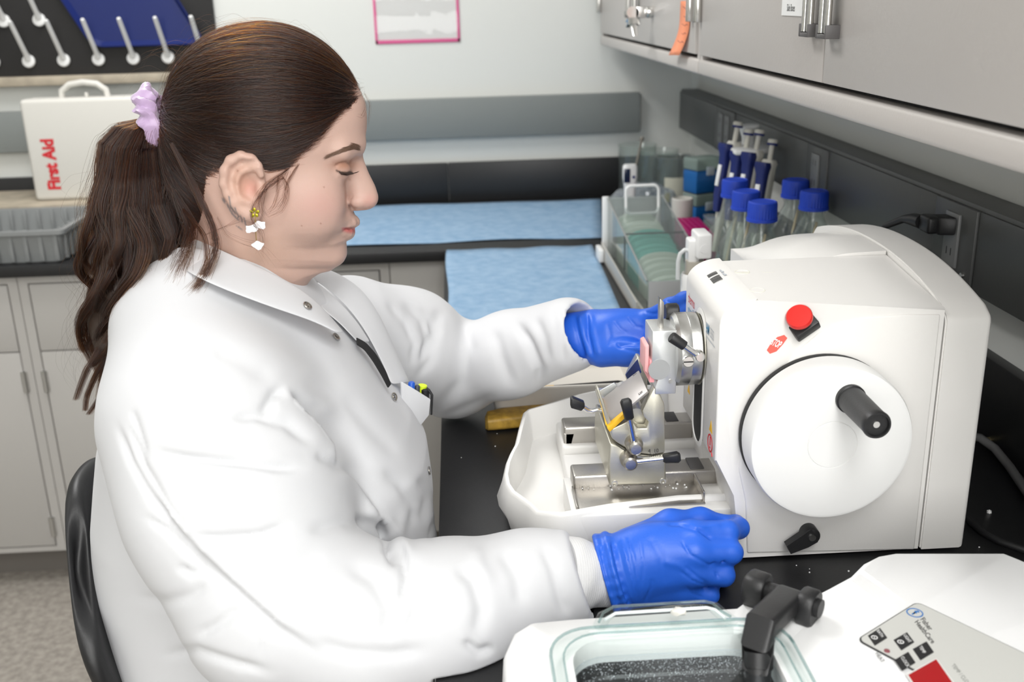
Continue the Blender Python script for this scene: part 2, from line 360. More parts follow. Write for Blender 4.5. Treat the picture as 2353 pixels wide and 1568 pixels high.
# ---------------------------------------------------------------- first aid box on its stand
b = BM(); box(b, (-1.75, 2.84, CT), (-.86, 3.10, CT + .083), .004); o = obj('wooden_riser', b, M['wood']); tag(o, 'low pale wooden riser at the back of the counter under the first aid box', 'riser')
r = thing('first_aid_box', 'cream plastic first aid case standing upright on a riser', 'first aid box', (-1.04, 2.92, CT + .083))
zb = CT + .0835; fy = 2.90; xL, xR = -1.180, -.852
b = BM(); box(b, (xL, fy, zb), (xR, fy + .045, zb + .277), .012, 4); lid = obj('lid', b, M['cream'], r)
b = BM(); box(b, (xL + .002, fy + .046, zb + .001), (xR - .002, fy + .088, zb + .276), .012, 4); obj('case_back', b, M['cream'], r)
b = BM(); hx0, hx1 = -1.088, -.945; zt = zb + .276
pts = [(hx0 + .009, fy + .045, zt - .004), (hx0 + .012, fy + .045, zt + .018), (hx0 + .034, fy + .045, zt + .034), ((hx0 + hx1) / 2, fy + .045, zt + .039), (hx1 - .034, fy + .045, zt + .034), (hx1 - .012, fy + .045, zt + .018), (hx1 - .009, fy + .045, zt - .004)]
tube(b, pts, .0085, 12); obj('carry_handle', b, M['cream'], r)
b = BM(); cyl(b, (-1.01, fy + .04, zt - .002), (-1.01, fy + .04, zt + .012), .005, 12, .002); obj('latch_knob', b, M['cream'], r)
b = BM(); box(b, (xR - .02, fy - .004, zb + .12), (xR - .006, fy + .05, zb + .16), .003); obj('latch', b, M['cream'], r)
text('lettering', 'First Aid', M['redink'], (-1.106, fy - .0009, zb + .030), (0, 0, 1), (-1, 0, 0), .047, lid, bold=.0022, xs=.86)
# ---------------------------------------------------------------- grey divider bin
r = thing('storage_bin', 'grey ribbed plastic divider bin on the left end of the back counter', 'bin', (-1.2, 2.65, CT))
z0, z1 = CT + .001, CT + .082; x1 = -.972; x0 = -1.42; y0, y1 = 2.50, 2.80; t_ = .004
b = BM()
loft(b, [[(x, y, z) for x, y in rrect(x0 + e, y0 + e, x1 - e, y1 - e, .014, 4)] for e, z in ((.012, z0), (.002, z1 - .012), (-.002, z1 - .011), (-.010, z1 - .010), (-.010, z1), (.004, z1), (.016, z0 + .004))], True, True)
obj('bin_body', b, M['binp'], r)
b = BM()
for i in range(12):
    x = x0 + .03 + i * .036
    for s, y in ((1, y0), (-1, y1)):
        box(b, (x, y + s * .004 - .003, z0 + .004), (x + .010, y + s * .004 + .003, z1 - .011), .001)
        if x > x0 + .02: box(b, (x, y + s * .0155 - .002, z0 + .006), (x + .009, y + s * .0155 + .002, z1 - .001), .001)
for i in range(8):
    y = y0 + .03 + i * .034
    box(b, (x1 - .010, y, z0 + .004), (x1 + .0, y + .009, z1 - .011), .001); box(b, (x1 - .018, y, z0 + .006), (x1 - .011, y + .008, z1 - .001), .001)
obj('ribs', b, M['binp'], r)['kind'] = 'stuff'
# ---------------------------------------------------------------- raceway
RX = .660
r = thing('cable_raceway', 'grey metal cable raceway with outlets along the right wall', 'raceway', (.68, 1.8, 1.10))
z0, z1 = 1.107, 1.222
obj('channel', box(BM(), (RX + .004, -.9, z0), (XR, 3.04, z1), .003), M['race'], r)
cuts = [(-.9, 1.245, 'cover_panel'), (1.247, 1.362, 'outlet_plate'), (1.364, 1.79, 'cover_panel'), (1.792, 1.90, 'outlet_plate'), (1.902, 2.42, 'cover_panel'), (2.422, 2.60, 'outlet_plate'), (2.602, 3.038, 'cover_panel')]
for a, c, n in cuts:
    e = 0.003 if n == 'outlet_plate' else 0
    p = obj(n, box(BM(), (RX - e, a, z0 + .003), (RX + .006, c, z1 - .006), .001), M['race'], r)
    if n == 'outlet_plate':
        y = (a + c) / 2
        for yy in ([y - .0] if a < 2 else [y - .03, y + .03]):
            s = obj('receptacle', box(BM(), (RX - .0065, yy - .019, 1.132), (RX - .002, yy + .019, 1.204), .001), mat('outlet_grey', (.22, .225, .225), .4), p)
            for zz in (1.152, 1.188):
                for dy in (-.006, .006): obj('slot', box(BM(), (RX - .0068, yy + dy - .001, zz - .005), (RX - .006, yy + dy + .001, zz + .005)), M['black'], p)
        q = BM(); cyl(q, (RX - .0065, a + .018, 1.128), (RX - .002, a + .018, 1.128), .0035, 12); obj('screw', q, M['alum'], p)
r = thing('power_cord', 'black power plug and cord in the outlet above the white machine', 'cord', (.64, 1.30, 1.17))
b = BM(); prism(b, [(RX - .0075, 1.287, 1.176), (RX - .0075, 1.316, 1.176), (RX - .0075, 1.316, 1.200), (RX - .0075, 1.287, 1.200)], (-.02, .010, -.001), .003); box(b, (RX - .040, 1.300, 1.176), (RX - .024, 1.330, 1.199), .004, 3); obj('plug', b, M['black'], r)
b = BM(); tube(b, [(RX - .035, 1.330, 1.187), (RX - .037, 1.35, 1.186), (RX - .040, 1.375, 1.182), (RX - .05, 1.41, 1.165), (RX - .06, 1.44, 1.13), (RX - .065, 1.44, 1.05), (RX - .05, 1.42, .95), (RX - .03, 1.41, CT + .006)], [.010, .009, .0055, .0048, .0048, .0048, .0048, .0048], 12); obj('cord', b, M['black'], r)
# ================================================================== microtome
mt = thing('microtome', 'white rotary sectioning machine with a handwheel on the right bench', 'lab machine', (.3, 1.15, CT))
Y0, Y1 = .965, 1.37; XF, XS, XE = .2565, .487, .538
def xz(pts, y): return [(x, y, z) for x, z in pts]
# main body: profile in XZ, near face y=Y0
def arc(cx, cz, rx, rz, a0, a1, n=8): return [(cx + rx * math.cos(math.radians(a0 + (a1 - a0) * k / n)), cz + rz * math.sin(math.radians(a0 + (a1 - a0) * k / n))) for k in range(n + 1)]
prof = [(XS, CT + .004), (.289, CT + .004), (.2785, .985), (XF, 1.022), (XF, 1.172)] + arc(.2925, 1.172, .036, .026, 172, 92, 9) + [(.2935, 1.198), (.294, 1.1945), (XS, 1.180)]
prof_far = [(XS, CT + .004), (.289, CT + .004), (.2785, .985), (XF, 1.022), (XF, 1.178)] + arc(.2925, 1.178, .036, .024, 172, 92, 9) + [(.2935, 1.202), (.294, 1.1985), (XS, 1.1985)]
b = BM(); loft(b, [xz(prof, Y0), xz(prof_far, 1.118)])
es = [e for e in b.edges if all(abs(v.co.y - Y0) < 1e-5 for v in e.verts) and min(v.co.z for v in e.verts) > .95 and max(v.co.x for v in e.verts) < XS + .001]
bmesh.ops.bevel(b, geom=es, offset=.004, segments=3, affect='EDGES', profile=.5, clamp_overlap=True)
body = obj('housing', b, M['shell'], mt, smooth=35)
# rear half of the body behind the cutting head
b = BM(); hump = [(XS, CT + .004), (.375, CT + .004), (.375, 1.15)] + arc(.452, 1.150, .077, .052, 176, 92, 10) + [(XS, 1.203)]
loft(b, [xz(hump, 1.1185), xz(hump, 1.20), xz([(x, z - max(0, z - 1.15) * .35) for x, z in hump], 1.30), xz([(x, min(z, 1.15)) for x, z in hump], Y1)])
obj('rear_hump', b, M['shell'], mt, smooth=50)
b = BM(); prism(b, [(XF + .03, 1.1185, CT + .004), (.375, 1.1185, CT + .004), (.375, 1.1185, 1.0), (XF + .03, 1.1185, 1.0)], (0, Y1 - 1.1185, 0), .004); obj('housing_side', b, M['shell'], mt)
# end cover, arched in YZ
def archz(y): return 1.2055 - .0305 * (abs(y - 1.1675) / .2025) ** 2.2
pr = [(Y0 - .002, CT + .004)] + [(Y0 - .002, 1.05), (Y0 - .002, 1.150)] + [(Y0 - .002 + .012 * (1 - math.cos(t)), archz(Y0) - .012 + .012 * math.sin(t)) for t in (0, .4, .8, 1.2)] + [(y, archz(y)) for y in np.linspace(Y0 + .014, Y1 - .014, 22)] + [(Y1, 1.165), (Y1, CT + .004)]
b = BM(); prism(b, [(XS + .0015, y, z) for y, z in pr], (XE - XS - .0015, 0, 0)); es = [e for e in b.edges if all(abs(v.co.x - XE) < 1e-5 for v in e.verts)] + [e for e in b.edges if all(abs(v.co.x - XS - .0015) < 1e-5 for v in e.verts)]
bmesh.ops.bevel(b, geom=[e for e in es if e.calc_length() > 0 and all(v.co.x > XS + .01 for v in e.verts)], offset=.006, segments=3, affect='EDGES', profile=.5, clamp_overlap=True)
bmesh.ops.bevel(b, geom=[e for e in b.edges if all(abs(v.co.x - XS - .0015) < 1e-5 for v in e.verts)], offset=.0015, segments=2, affect='EDGES', clamp_overlap=True)
obj('end_cover', b, M['shell'], mt, smooth=45)
# raised panel on the near face
pp = [at(px, py, y=Y0) for px, py in [(2160, 722), (2080, 722), (1990, 727), (1930, 740), (1880, 765), (1830, 808), (1780, 870), (1735, 930), (1705, 1000), (1697, 1080), (1712, 1150), (1716, 1270), (2100, 1262)]]
b = BM(); prism(b, [(p.x, Y0 + .002, p.z) for p in pp], (0, -.0042, 0), .0038, 3); obj('side_panel', b, M['shell'], mt)
# handwheel
wc = V((.3645, 0, 1.0545)); Rw = .0835
b = BM(); lathe(b, [(0, -.963 + Y0 + Y0 - .004 - Y0 + .963), (Rw + .0002, Y0 - .004), (Rw + .0002, Y0 - .0085), (0, Y0 - .0085)], (wc.x - .001, 0, wc.z), 72, 'y'); obj('wheel_gap', b, M['gap'], mt)
b = BM(); Yw = .921; lathe(b, [(0, Y0 - .009), (Rw - .002, Y0 - .009), (Rw, Y0 - .011), (Rw, Yw + .005), (Rw - .0015, Yw + .0015), (Rw - .005, Yw), (.0258, Yw), (.0252, Yw + .0008), (.0247, Yw), (0, Yw)], (wc.x, 0, wc.z), 96, 'y'); wh = obj('handwheel', b, M['white'], mt, smooth=30)
hb = V((.3785, Yw, 1.1045))
b = BM(); lathe(b, [(0, Yw + .001), (.0150, Yw + .001), (.0150, Yw - .004), (.0138, Yw - .005), (.0132, Yw - .060), (.0138, Yw - .0665), (.0128, Yw - .069), (.0112, Yw - .069), (.0108, Yw - .0655), (.003, Yw - .0655), (.0028, Yw - .0665), (0, Yw - .0665)], (hb.x, 0, hb.z), 36, 'y'); obj('crank_grip', b, M['black'], wh)
b = BM(); lathe(b, [(0, Yw - .0666), (.0032, Yw - .0666), (.0034, Yw - .0655)], (hb.x, 0, hb.z), 16, 'y'); obj('grip_screw', b, M['chrome'], wh)
# stop button + sign
sb = at(1842, 742, y=Y0)
d = V((-.42, -.62, .66)).normalized(); u = V((.80, .0, .60)); u = (u - d * u.dot(d)).normalized(); v = d.cross(u)
Rm = Matrix(((u.x, v.x, d.x, sb.x), (u.y, v.y, d.y, sb.y), (u.z, v.z, d.z, sb.z), (0, 0, 0, 1)))
b = BM(); t = BM(); box(t, (-.0135, -.012, -.010), (.0135, .012, .003), .0015); merge(b, t, Rm); bt = obj('button_base', b, M['black'], mt)
b = BM(); t = BM(); lathe(t, [(0, .003), (.0095, .003), (.0095, .010), (0, .010)], n=24); merge(b, t, Rm); obj('button_neck', b, M['blackm'], bt)
b = BM(); t = BM(); lathe(t, [(0, .010), (.0115, .010), (.0132, .0115), (.0132, .015), (.0122, .0165), (0, .0175)], n=32); merge(b, t, Rm); obj('red_button', b, M['red'], bt)
oc = [(1762, 805), (1769, 813), (1784, 807.5), (1799, 791), (1809, 777), (1802, 770), (1786, 775), (1771, 790)]
b = BM(); prism(b, [at(px, py, y=Y0 - .0002) for px, py in oc], (0, -.0004, 0)); so = obj('stop_sticker', b, M['salmon'], mt, smooth=0)
o0 = at(1769, 788, y=Y0 - .0009); e0 = at(1799, 801, y=Y0 - .0009)
text('stop_text', 'STOP', mat('stop_white', (.85, .83, .82), .6), at(1769.5, 791, y=Y0 - .0009), at(1797, 806, y=Y0) - at(1769, 793, y=Y0), at(1778, 779, y=Y0) - at(1769, 793, y=Y0), .0105, so, bold=.0003, xs=.42)
# small black lever
lv = at(1857, 1222, y=Y0 - .004); le = at(1812, 1264, y=Y0 - .018)
b = BM(); cyl(b, (lv.x, Y0 + .001, lv.z), (lv.x, Y0 - .016, lv.z), .0095, 24, .001); a = (le - lv).normalized(); n_ = V((0, -1, 0)); s_ = a.cross(n_).normalized()
L0 = V((lv.x, Y0 - .008, lv.z)); pts = []
def barpts(P, wdt): return [P + s_ * wdt, P + s_ * wdt + n_ * .010, P - s_ * wdt + n_ * .010, P - s_ * wdt]
Lx = V((le.x, Y0 - .009, le.z))
loft(b, [barpts(L0 - a * .004, .0088), barpts(L0 + (Lx - L0) * .3, .0082), barpts(Lx, .0055)]); lev = obj('lock_lever', b, M['black'], mt)
b = BM(); cyl(b, (lv.x, Y0 - .016, lv.z), (lv.x, Y0 - .0185, lv.z), .0038, 16); obj('lever_screw', b, M['chrome'], lev)
# front face: slot, texts, warning marks
b = BM(); box(b, (XF - .0006, 1.020, 1.015), (XF + .002, 1.066, 1.158), .0004)
sl = [(y, z) for y, z in rrect(1.022, 1.012, 1.062, 1.160, .019, 8)]
b = BM(); prism(b, [(XF + .002, y, z) for y, z in sl], (-.0026, 0, 0)); obj('drive_slot', b, M['gap'], mt)
b = BM(); sl2 = rrect(1.018, 1.006, 1.068, 1.166, .023, 8); loft(b, [[(XF - .0003, y, z) for y, z in sl2], [(XF - .0016, y, z) for y, z in rrect(1.020, 1.009, 1.066, 1.163, .022, 8)], [(XF - .0016, y, z) for y, z in rrect(1.022, 1.012, 1.062, 1.160, .019, 8)], [(XF - .0003, y, z) for y, z in rrect(1.022, 1.012, 1.062, 1.160, .019, 8)]], False, False); obj('slot_rim', b, M['shellin'], mt)
tx = XF - .0005
text('brand_text', 'thermo', M['redink'], (tx, 1.106, 1.1555), (0, -1, 0), (0, 0, 1), .0165, body, xs=.62)
text('brand_text', 'scientific', M['tealink'], (tx, 1.106, 1.1425), (0, -1, 0), (0, 0, 1), .0150, body, xs=.60)
text('model_text', 'HM', M['blueink'], (tx, 1.019, 1.1475), (0, -1, 0), (0, 0, 1), .0155, body, bold=.0003, xs=.55)
text('model_text', '355S', M['greyink'], (tx, 1.003, 1.1475), (0, -1, 0), (0, 0, 1), .0155, body, xs=.55)
b = BM(); box(b, (tx - .0002, .982, 1.1425), (tx, 1.018, 1.1435)); obj('text_line', b, M['greyink'], body)
def sticker(pts, m, name, x=None, par=body, th=.0003):
    b = BM(); prism(b, pts, V((-th, 0, 0)) if x else V((0, -th, 0))); return obj(name, b, m, par, smooth=0)
for (c0, s_) in ((at(1634, 980, x=XF), .0065), (at(1583, 893, x=XF), .0055)):
    st_ = sticker([(XF - .0001, c0.y - s_, c0.z - s_), (XF - .0001, c0.y + s_, c0.z - s_), (XF - .0001, c0.y, c0.z + s_)], M['yel'], 'warning_sticker', 1)
cr = at(1664, 1053, x=XF)
b = BM()
def ring(b, c, r0, r1, n=28, ax='x', th=.0004):
    c = V(c); L = []
    for r in (r0, r1):
        L.append([c + (V((0, math.cos(2 * math.pi * k / n) * r, math.sin(2 * math.pi * k / n) * r)) if ax == 'x' else V((math.cos(2 * math.pi * k / n) * r, math.sin(2 * math.pi * k / n) * r, 0))) for k in range(n)])
    off = V((-th, 0, 0)) if ax == 'x' else V((0, 0, th))
    loft(b, [L[0], [p + off for p in L[0]], [p + off for p in L[1]], L[1]], False, False)
cc = V((XF - .0002, .987, cr.z + .0)); zc_ = at(1664, 1053, y=.987).z
cc = V((XF - .0002, .985, 1.0335)); ring(b, cc, .0085, .0100); box(b, (XF - .0005, .984, 1.031), (XF - .0001, .986, 1.0405)); box(b, (XF - .0005, .984, 1.0275), (XF - .0001, .986, 1.0295)); tube(b, [(XF - .0003, .977, 1.026), (XF - .0003, .974, 1.0225)], .0006, 6); obj('brake_symbol', b, M['redink'], body)
# label with bar code on the curved top of the front
def topz(x, y): # the curved nose
    t = max(0, min(1, (.2925 - x) / .036)); return 1.172 + .026 * math.sqrt(max(0, 1 - t * t)) + (y - Y0) / .153 * .004
bars = BM()
for k in range(15):
    if k in (5, 6): continue
    y = 1.072 - k * .0021; w_ = (.0005, .0009, .0006, .0011)[k % 4]
    P = [(x, y) for x in np.linspace(.268, .278, 5)]
    loft(bars, [[(x, yy, topz(x, yy) + .0008) for x, yy in ((x, y - w_), (x, y + w_))] for x, y in P], False, False, False)
obj('bar_code', bars, M['ink'], body)['kind'] = 'stuff'
lb = BM()
for k in range(4): loft(lb, [[(x, yy, topz(x, yy) + .0008) for yy in (1.073 - k * .006, 1.073 - k * .006 - (.004 if k % 2 else .005))] for x in np.linspace(.2815, .2835 + .0012 * (k % 2), 3)], False, False, False)
obj('label_print', lb, M['greyink'], body)['kind'] = 'stuff'
for (px, py) in ((1705, 629), (1763, 626), (1740, 667), (1800, 664)):
    c0 = at(px, py, z=1.1955); tz = 1.1945 - (c0.x - .294) / (XS - .294) * .0145 * (1 - (c0.y - Y0) / .153) + .004 * (c0.y - Y0) / .153
    b = BM(); lathe(b, [(0, -.003), (.0085, -.003), (.0085, .0006), (.0075, .0009), (.0070, .0003), (0, .0003)], (c0.x, c0.y, tz), 28); obj('screw_cover', b, mat('pale_cap', (.74, .73, .65), .45), body)
# ---- catch tray
outer = [(1592, 884), (1500, 884), (1420, 886), (1330, 905), (1265, 925), (1212, 940), (1202, 948), (1192, 985), (1184, 1018), (1172, 1040), (1163, 1062), (1158, 1090), (1162, 1112), (1174, 1130), (1195, 1145), (1215, 1160), (1232, 1177), (1290, 1182), (1400, 1163), (1560, 1143), (1684, 1138)]
def rz(i): return .958 if i > 16 or i < 10 else .953
O3 = [at(px, py, z=rz(i)) for i, (px, py) in enumerate(outer)]
O3[0].x = .34; O3[-1].x = .289
def offs(P, d):
    out = []
    for i, p in enumerate(P):
        a = P[max(i - 1, 0)]; c = P[min(i + 1, len(P) - 1)]; t = (c - a); t.z = 0; t.normalize(); n = V((-t.y, t.x, 0)); out.append(p + n * d)
    return out
I3 = offs(O3, .006); I4 = offs(O3, .012)
B3 = [V((p.x, p.y, CT + .003)) for p in offs(O3, -.001)]; Mid = [V((p.x - .006 * math.exp(-((p.y - 1.09) / .05) ** 2), p.y, .925)) for p in offs(O3, -.0035)]
B3 = [V((max(p.x, .043), p.y, p.z)) for p in B3]
F3 = [V((p.x, p.y, .916)) for p in I4]
b = BM(); loft(b, [B3, Mid, [p - V((0, 0, .004)) for p in offs(O3, -.0008)], [p - V((0, 0, .0012)) for p in offs(O3, .0006)], offs(O3, .002), offs(O3, .0048), [p - V((0, 0, .002)) for p in I3], F3], True, False, False)
R = [b.verts.new(p) for p in F3]; b.faces.new(R); bmesh.ops.remove_doubles(b, verts=b.verts, dist=1e-5)
tr = obj('catch_tray', b, M['shellin'], mt, smooth=50)
# inner white platforms for the rails
def platform(poly, z, name, m=M['shellin'], zlow=.915, bv=.004):
    b = BM(); P = [at(px, py, z=z) for px, py in poly]; prism(b, [(p.x, p.y, zlow) for p in P], (0, 0, z - zlow), bv, 3); return obj(name, b, m, mt)
b = BM(); box(b, (.1085, .988, .915), (.290, 1.0845, .9520), .002, 2); obj('rail_bed', b, M['shellin'], mt)
b = BM(); box(b, (.117, 1.0850, .915), (.290, 1.1795, .9380), .004, 3); obj('rail_bed', b, M['shellin'], mt)
b = BM(); box(b, (.1175, 1.1800, .915), (.300, 1.262, .9480), .004, 3); obj('rail_bed', b, M['shellin'], mt)
# stainless guide rails
b = BM(); P0 = at(1310, 1068, z=.970); P1 = at(1640, 1060, z=.970)
yn, yf = 1.050, 1.083
box(b, (P0.x, yn, .940), (XF + .03, yf, .970), .003, 3); obj('guide_rail', b, M['stain'], mt)
b = BM(); box(b, (P0.x - .002, 1.000, .9522), (.258, yn + .001, .9545), .0008); box(b, (P0.x - .002, 1.000, .9522), (P0.x, yn, .958), .0006); box(b, (.256, 1.004, .9525), (.258, yn, .966), .0006); obj('rail_trough', b, M['stain'], mt)
b = BM(); box(b, (.1205, 1.188, .940), (XF + .03, 1.222, .9705), .003, 3); prism(b, [(.1205, 1.188, .962), (.1345, 1.188, .962), (.1275, 1.188, .934), (.1225, 1.188, .934)], (0, .004, 0), .001); obj('guide_rail', b, M['stain'], mt)
for y0, y1 in ((yn - .001, yf + .001), (1.187, 1.224)):
    b = BM(); box(b, (XF - .004, y0 + .004, .955), (XF + .012, y1 - .002, .9716), .001); obj('rail_stop', b, mat('dark_stop', (.045, .042, .04), .5), mt)
# ---- knife holder
KY0, KY1 = 1.030, 1.148
def kpt(px, py, y=KY0): p = at(px, py, y=y); return p
lower = [kpt(*q) for q in [(1401, 1018), (1398, 1070), (1400, 1117), (1531, 1113), (1530, 1060), (1529, 1044), (1500, 1050), (1470, 1046), (1440, 1035), (1418, 1024)]]
b = BM(); prism(b, [(p.x, KY0, p.z) for p in lower], (0, KY1 - KY0, 0), .0025, 3); kn = obj('knife_holder_base', b, M['champ'], mt)
upper = [(p.x, p.z) for p in [kpt(*q) for q in [(1418, 1018), (1406, 1008), (1395, 975), (1382, 930), (1371, 897), (1376, 893), (1400, 960), (1410, 985), (1450, 965), (1465, 985), (1485, 985), (1490, 970), (1479, 958), (1476, 945), (1488, 920), (1503, 893), (1511, 894), (1527, 930), (1528, 1040), (1500, 1046), (1470, 1042), (1440, 1031)]]]
for y0, y1 in ((KY0, KY0 + .014), (KY1 - .014, KY1)):
    up = upper if y0 < 1.05 else [(upper[2][0] + .004, upper[2][1])] + [(x, z) for x, z in upper[7:]] + upper[:2]
    b = BM(); prism(b, [(x, y0, z) for x, z in up], (0, y1 - y0, 0), .0014, 2); obj('side_cheek', b, M['champ'], mt)
back = [(p.x, p.z) for p in [kpt(*q) for q in [(1424, 1016), (1406, 1004), (1395, 972), (1405, 968), (1450, 970), (1500, 1005), (1500, 1040), (1460, 1036)]]]
b = BM(); prism(b, [(x, KY0 + .0142, z) for x, z in back], (0, KY1 - KY0 - .0284, 0), .002); obj('cradle', b, M['champ'], mt)
b = BM(); cyl(b, (back[4][0] + .008, KY0 + .016, back[4][1] - .004), (back[4][0] + .008, KY1 - .016, back[4][1] - .004), .013, 24); obj('clamp_roller', b, M['champ'], mt)
# pressure plate (slanted steel plate) with orange knife guard
ym = (KY0 + KY1) / 2
C = [at(1389, 922, y=KY0 + .052), at(1404, 981, y=KY0 + .004), at(1493, 906, y=KY0 + .006), at(1472, 858, y=KY0 + .062)]
n_ = (C[1] - C[0]).cross(C[3] - C[0]).normalized(); n_ = n_ if n_.z > 0 else -n_
b = BM(); prism(b, [c + n_ * .002 for c in C], n_ * .003, .0006); pl = obj('pressure_plate', b, mat('plate_grey', (.33, .31, .30), .38, .25), mt)
A0, A1, A2 = C[0], C[1], C[1] + (C[2] - C[1]) * .38
lft = (C[0] - C[3]).normalized(); dwn = (C[1] - C[0]).normalized()
b = BM(); prism(b, [A0 + n_ * .001, A1 + n_ * .001, A1 + n_ * .001 + lft * .0035 + dwn * .002, A0 + n_ * .001 + lft * .0035], n_ * .007, .0008); obj('knife_guard', b, M['yel'], mt)
b = BM(); prism(b, [A1 + n_ * .0005 + lft * .003, A2 + n_ * .0005, A2 + n_ * .0005 + dwn * .006, A1 + n_ * .0005 + lft * .003 + dwn * .008], n_ * .006, .0008); obj('knife_guard', b, M['yel'], mt)
ul = (C[3] - C[0]).normalized()
b = BM(); prism(b, [at(px, py, y=KY0 + .058) for px, py in [(1373, 901), (1411, 880), (1419, 888), (1389, 914)]], (0, .0015, 0), .0004); obj('glass_plate', b, mat('pale_plate', (.50, .52, .52), .3, .3), mt)
# inner steel faces of the two arms, engraved marks on the plate
for (pts_, y) in (([(1480, 940), (1493, 905), (1503, 912), (1499, 965), (1487, 962)], KY0 + .0145),):
    b = BM(); prism(b, [(p.x, y, p.z) for p in [kpt(*q) for q in pts_]], (0, .0016, 0)); obj('arm_insert', b, M['stain'], mt)
b = BM(); prism(b, [at(px, py, y=KY1 - .016) for px, py in [(1437, 862), (1465, 826), (1474, 856), (1446, 880)]], (0, .001, 0)); obj('arm_insert', b, mat('blue_mirror', (.10, .13, .32), .2, .8), mt)
for f0 in (.06, .80):
    q = BM(); e1 = (C[2] - C[1]); e2 = (C[0] - C[1]); c0 = C[1] + e1 * .80 + e2 * (.10 if f0 < .5 else .86) + n_ * .0052
    for a_, b_ in (((0, 0), (.09, .0)), ((0, 0), (0, .07)), ((.02, .04), (.09, .04))):
        tube(q, [c0 + e1 * a_[0] + e2 * a_[1], c0 + e1 * b_[0] + e2 * b_[1]], .00025, 4)
    obj('engraving', q, M['ink'], pl)
# levers
def lever(px, py, tip, y, gm, gl=.026, hub=.0078, curve=None, name='clamp_lever'):
    c = at(px, py, y=KY0 - .012); t = at(*tip, y=y); d = (t - c).normalized()
    b = BM(); lathe(b, [(0, .014), (.0095, .014), (.0098, .004), (.0088, .002), (hub, 0), (hub, -.006), (hub - .002, -.008), (0, -.0085)], (c.x, c.y, c.z), 28, 'y'); lo = obj(name, b, M['stain'], mt)
    b = BM(); tube(b, [c, t - d * gl * .8], [.0034, .0026], 12); obj('lever_rod', b, M['chrome'], lo)
    u, v_, _ = frame(d); wv = V((0, 1, 0)); s = d.cross(wv).normalized()
    def rr(P, a, th): return [P + s * x + wv * y_ for x, y_ in rrect(-a, -th, a, th, min(a, th) * .6, 4)]
    b = BM(); loft(b, [rr(t - d * gl, .0036, .0028), rr(t - d * (gl - .002), .0052, .0042), rr(t - d * gl * .5, .0056, .0045), rr(t - d * .003, .0062, .0048), rr(t, .0042, .003)]); obj('lever_grip', b, M['black'], lo); return lo
lever(1459, 1027, (1437, 918), KY0 - .022, None)
lever(1447, 1062, (1563, 1050), KY0 - .018, None, gl=.019)
c0 = at(1372, 942, y=1.085); b = BM(); q1 = at(1350, 943, y=1.085); q2 = at(1338, 935, y=1.085)
tube(b, [c0 + V((.006, 0, -.001)), c0, at(1362, 945, y=1.085), q1, q2], .0028, 12); lo = obj('clamp_lever', b, M['chrome'], mt)
b = BM(); prism(b, [at(px, py, y=1.080) for px, py in [(1312, 918), (1317, 916), (1344, 927), (1344, 938), (1336, 946), (1312, 939)]], (0, .010, 0), .0012); obj('lever_grip', b, M['black'], lo)
# scale, screws, joint line
text('scale_text', '4  10', M['ink'], at(1489, 1041, y=KY0 - .0004), (1, 0, 0), (0, 0, 1), .0064, kn, xs=.92)
b = BM()
for i, (px, h) in enumerate([(1494, 10), (1498, 6), (1502, 8), (1507, 10), (1511, 6), (1515, 6), (1518, 6)]):
    box(b, at(px - .4, 1051, y=KY0 - .0004), at(px + .4, 1051 - h, y=KY0 - .0001) + V((0, .0003, 0)))
obj('scale_marks', b, M['ink'], kn)['kind'] = 'stuff'
b = BM(); tube(b, [at(px, py, y=KY0 - .0001) for px, py in [(1414, 1020), (1430, 1032), (1450, 1042), (1475, 1049), (1500, 1051), (1520, 1049)]], .0004, 5); obj('joint_line', b, M['ink'], kn)
for px, py in ((1412, 1112), (1523, 1107)):
    p = at(px, py, y=KY0); b = BM(); lathe(b, [(.0038, .0004), (.0038, -.0006), (.0022, -.0006), (.0018, .0004), (0, .0004)], p, 16, 'y'); obj('screw', b, M['chrome'], kn)
# ---- specimen head
sy, sz = 1.052, 1.118
b = BM(); lathe(b, [(0, .2545), (.036, .2545), (.0400, .2525), (.0405, .2420), (.0402, .2415), (.0405, .2410), (.0405, .2300), (.037, .2262), (.030, .2258), (0, .2258)], (0, sy, sz), 64, 'x'); hd = obj('orientation_head', b, M['alum'], mt)
b = BM(); lathe(b, [(.0405, .2545), (.0405, .2555), (.020, .2585), (.020, .262)], (0, sy, sz), 40, 'x'); obj('head_ring', b, M['champ'], hd)
p = at(1583, 830, y=sy - .0395); b = BM(); lathe(b, [(0, .001), (.0062, .001), (.0062, -.0022), (.0055, -.003), (0, -.003)], (p.x - .001, p.y, p.z), 20, 'y'); obj('adjust_screw', b, M['chrome'], hd)
q = BM(); box(q, (p.x - .0062, p.y - .0036, p.z - .0006), (p.x + .0042, p.y - .0029, p.z + .0006)); obj('screw_slot', q, M['gap'], hd)
b = BM(); lathe(b, [(0, -.010), (.0085, -.010), (.0098, -.007), (.0098, .003), (.008, .005), (0, .005)], (.2330, sy + .022, sz + .036), 20, 'x'); obj('knurled_knob', b, M['black'], hd)
# lever with black grip on the head
p = at(1605, 818, y=sy - .046); g = at(1545, 776, y=sy - .046); d = (g - p).normalized()
b = BM(); lathe(b, [(0, .010), (.0052, .010), (.0052, -.004), (.0045, -.006), (0, -.006)], (p.x + .001, p.y, p.z), 20, 'y'); lo = obj('clamp_lever', b, M['chrome'], hd)
b = BM(); tube(b, [p, p + d * .022], [.0036, .0030], 12); obj('lever_rod', b, M['chrome'], lo)
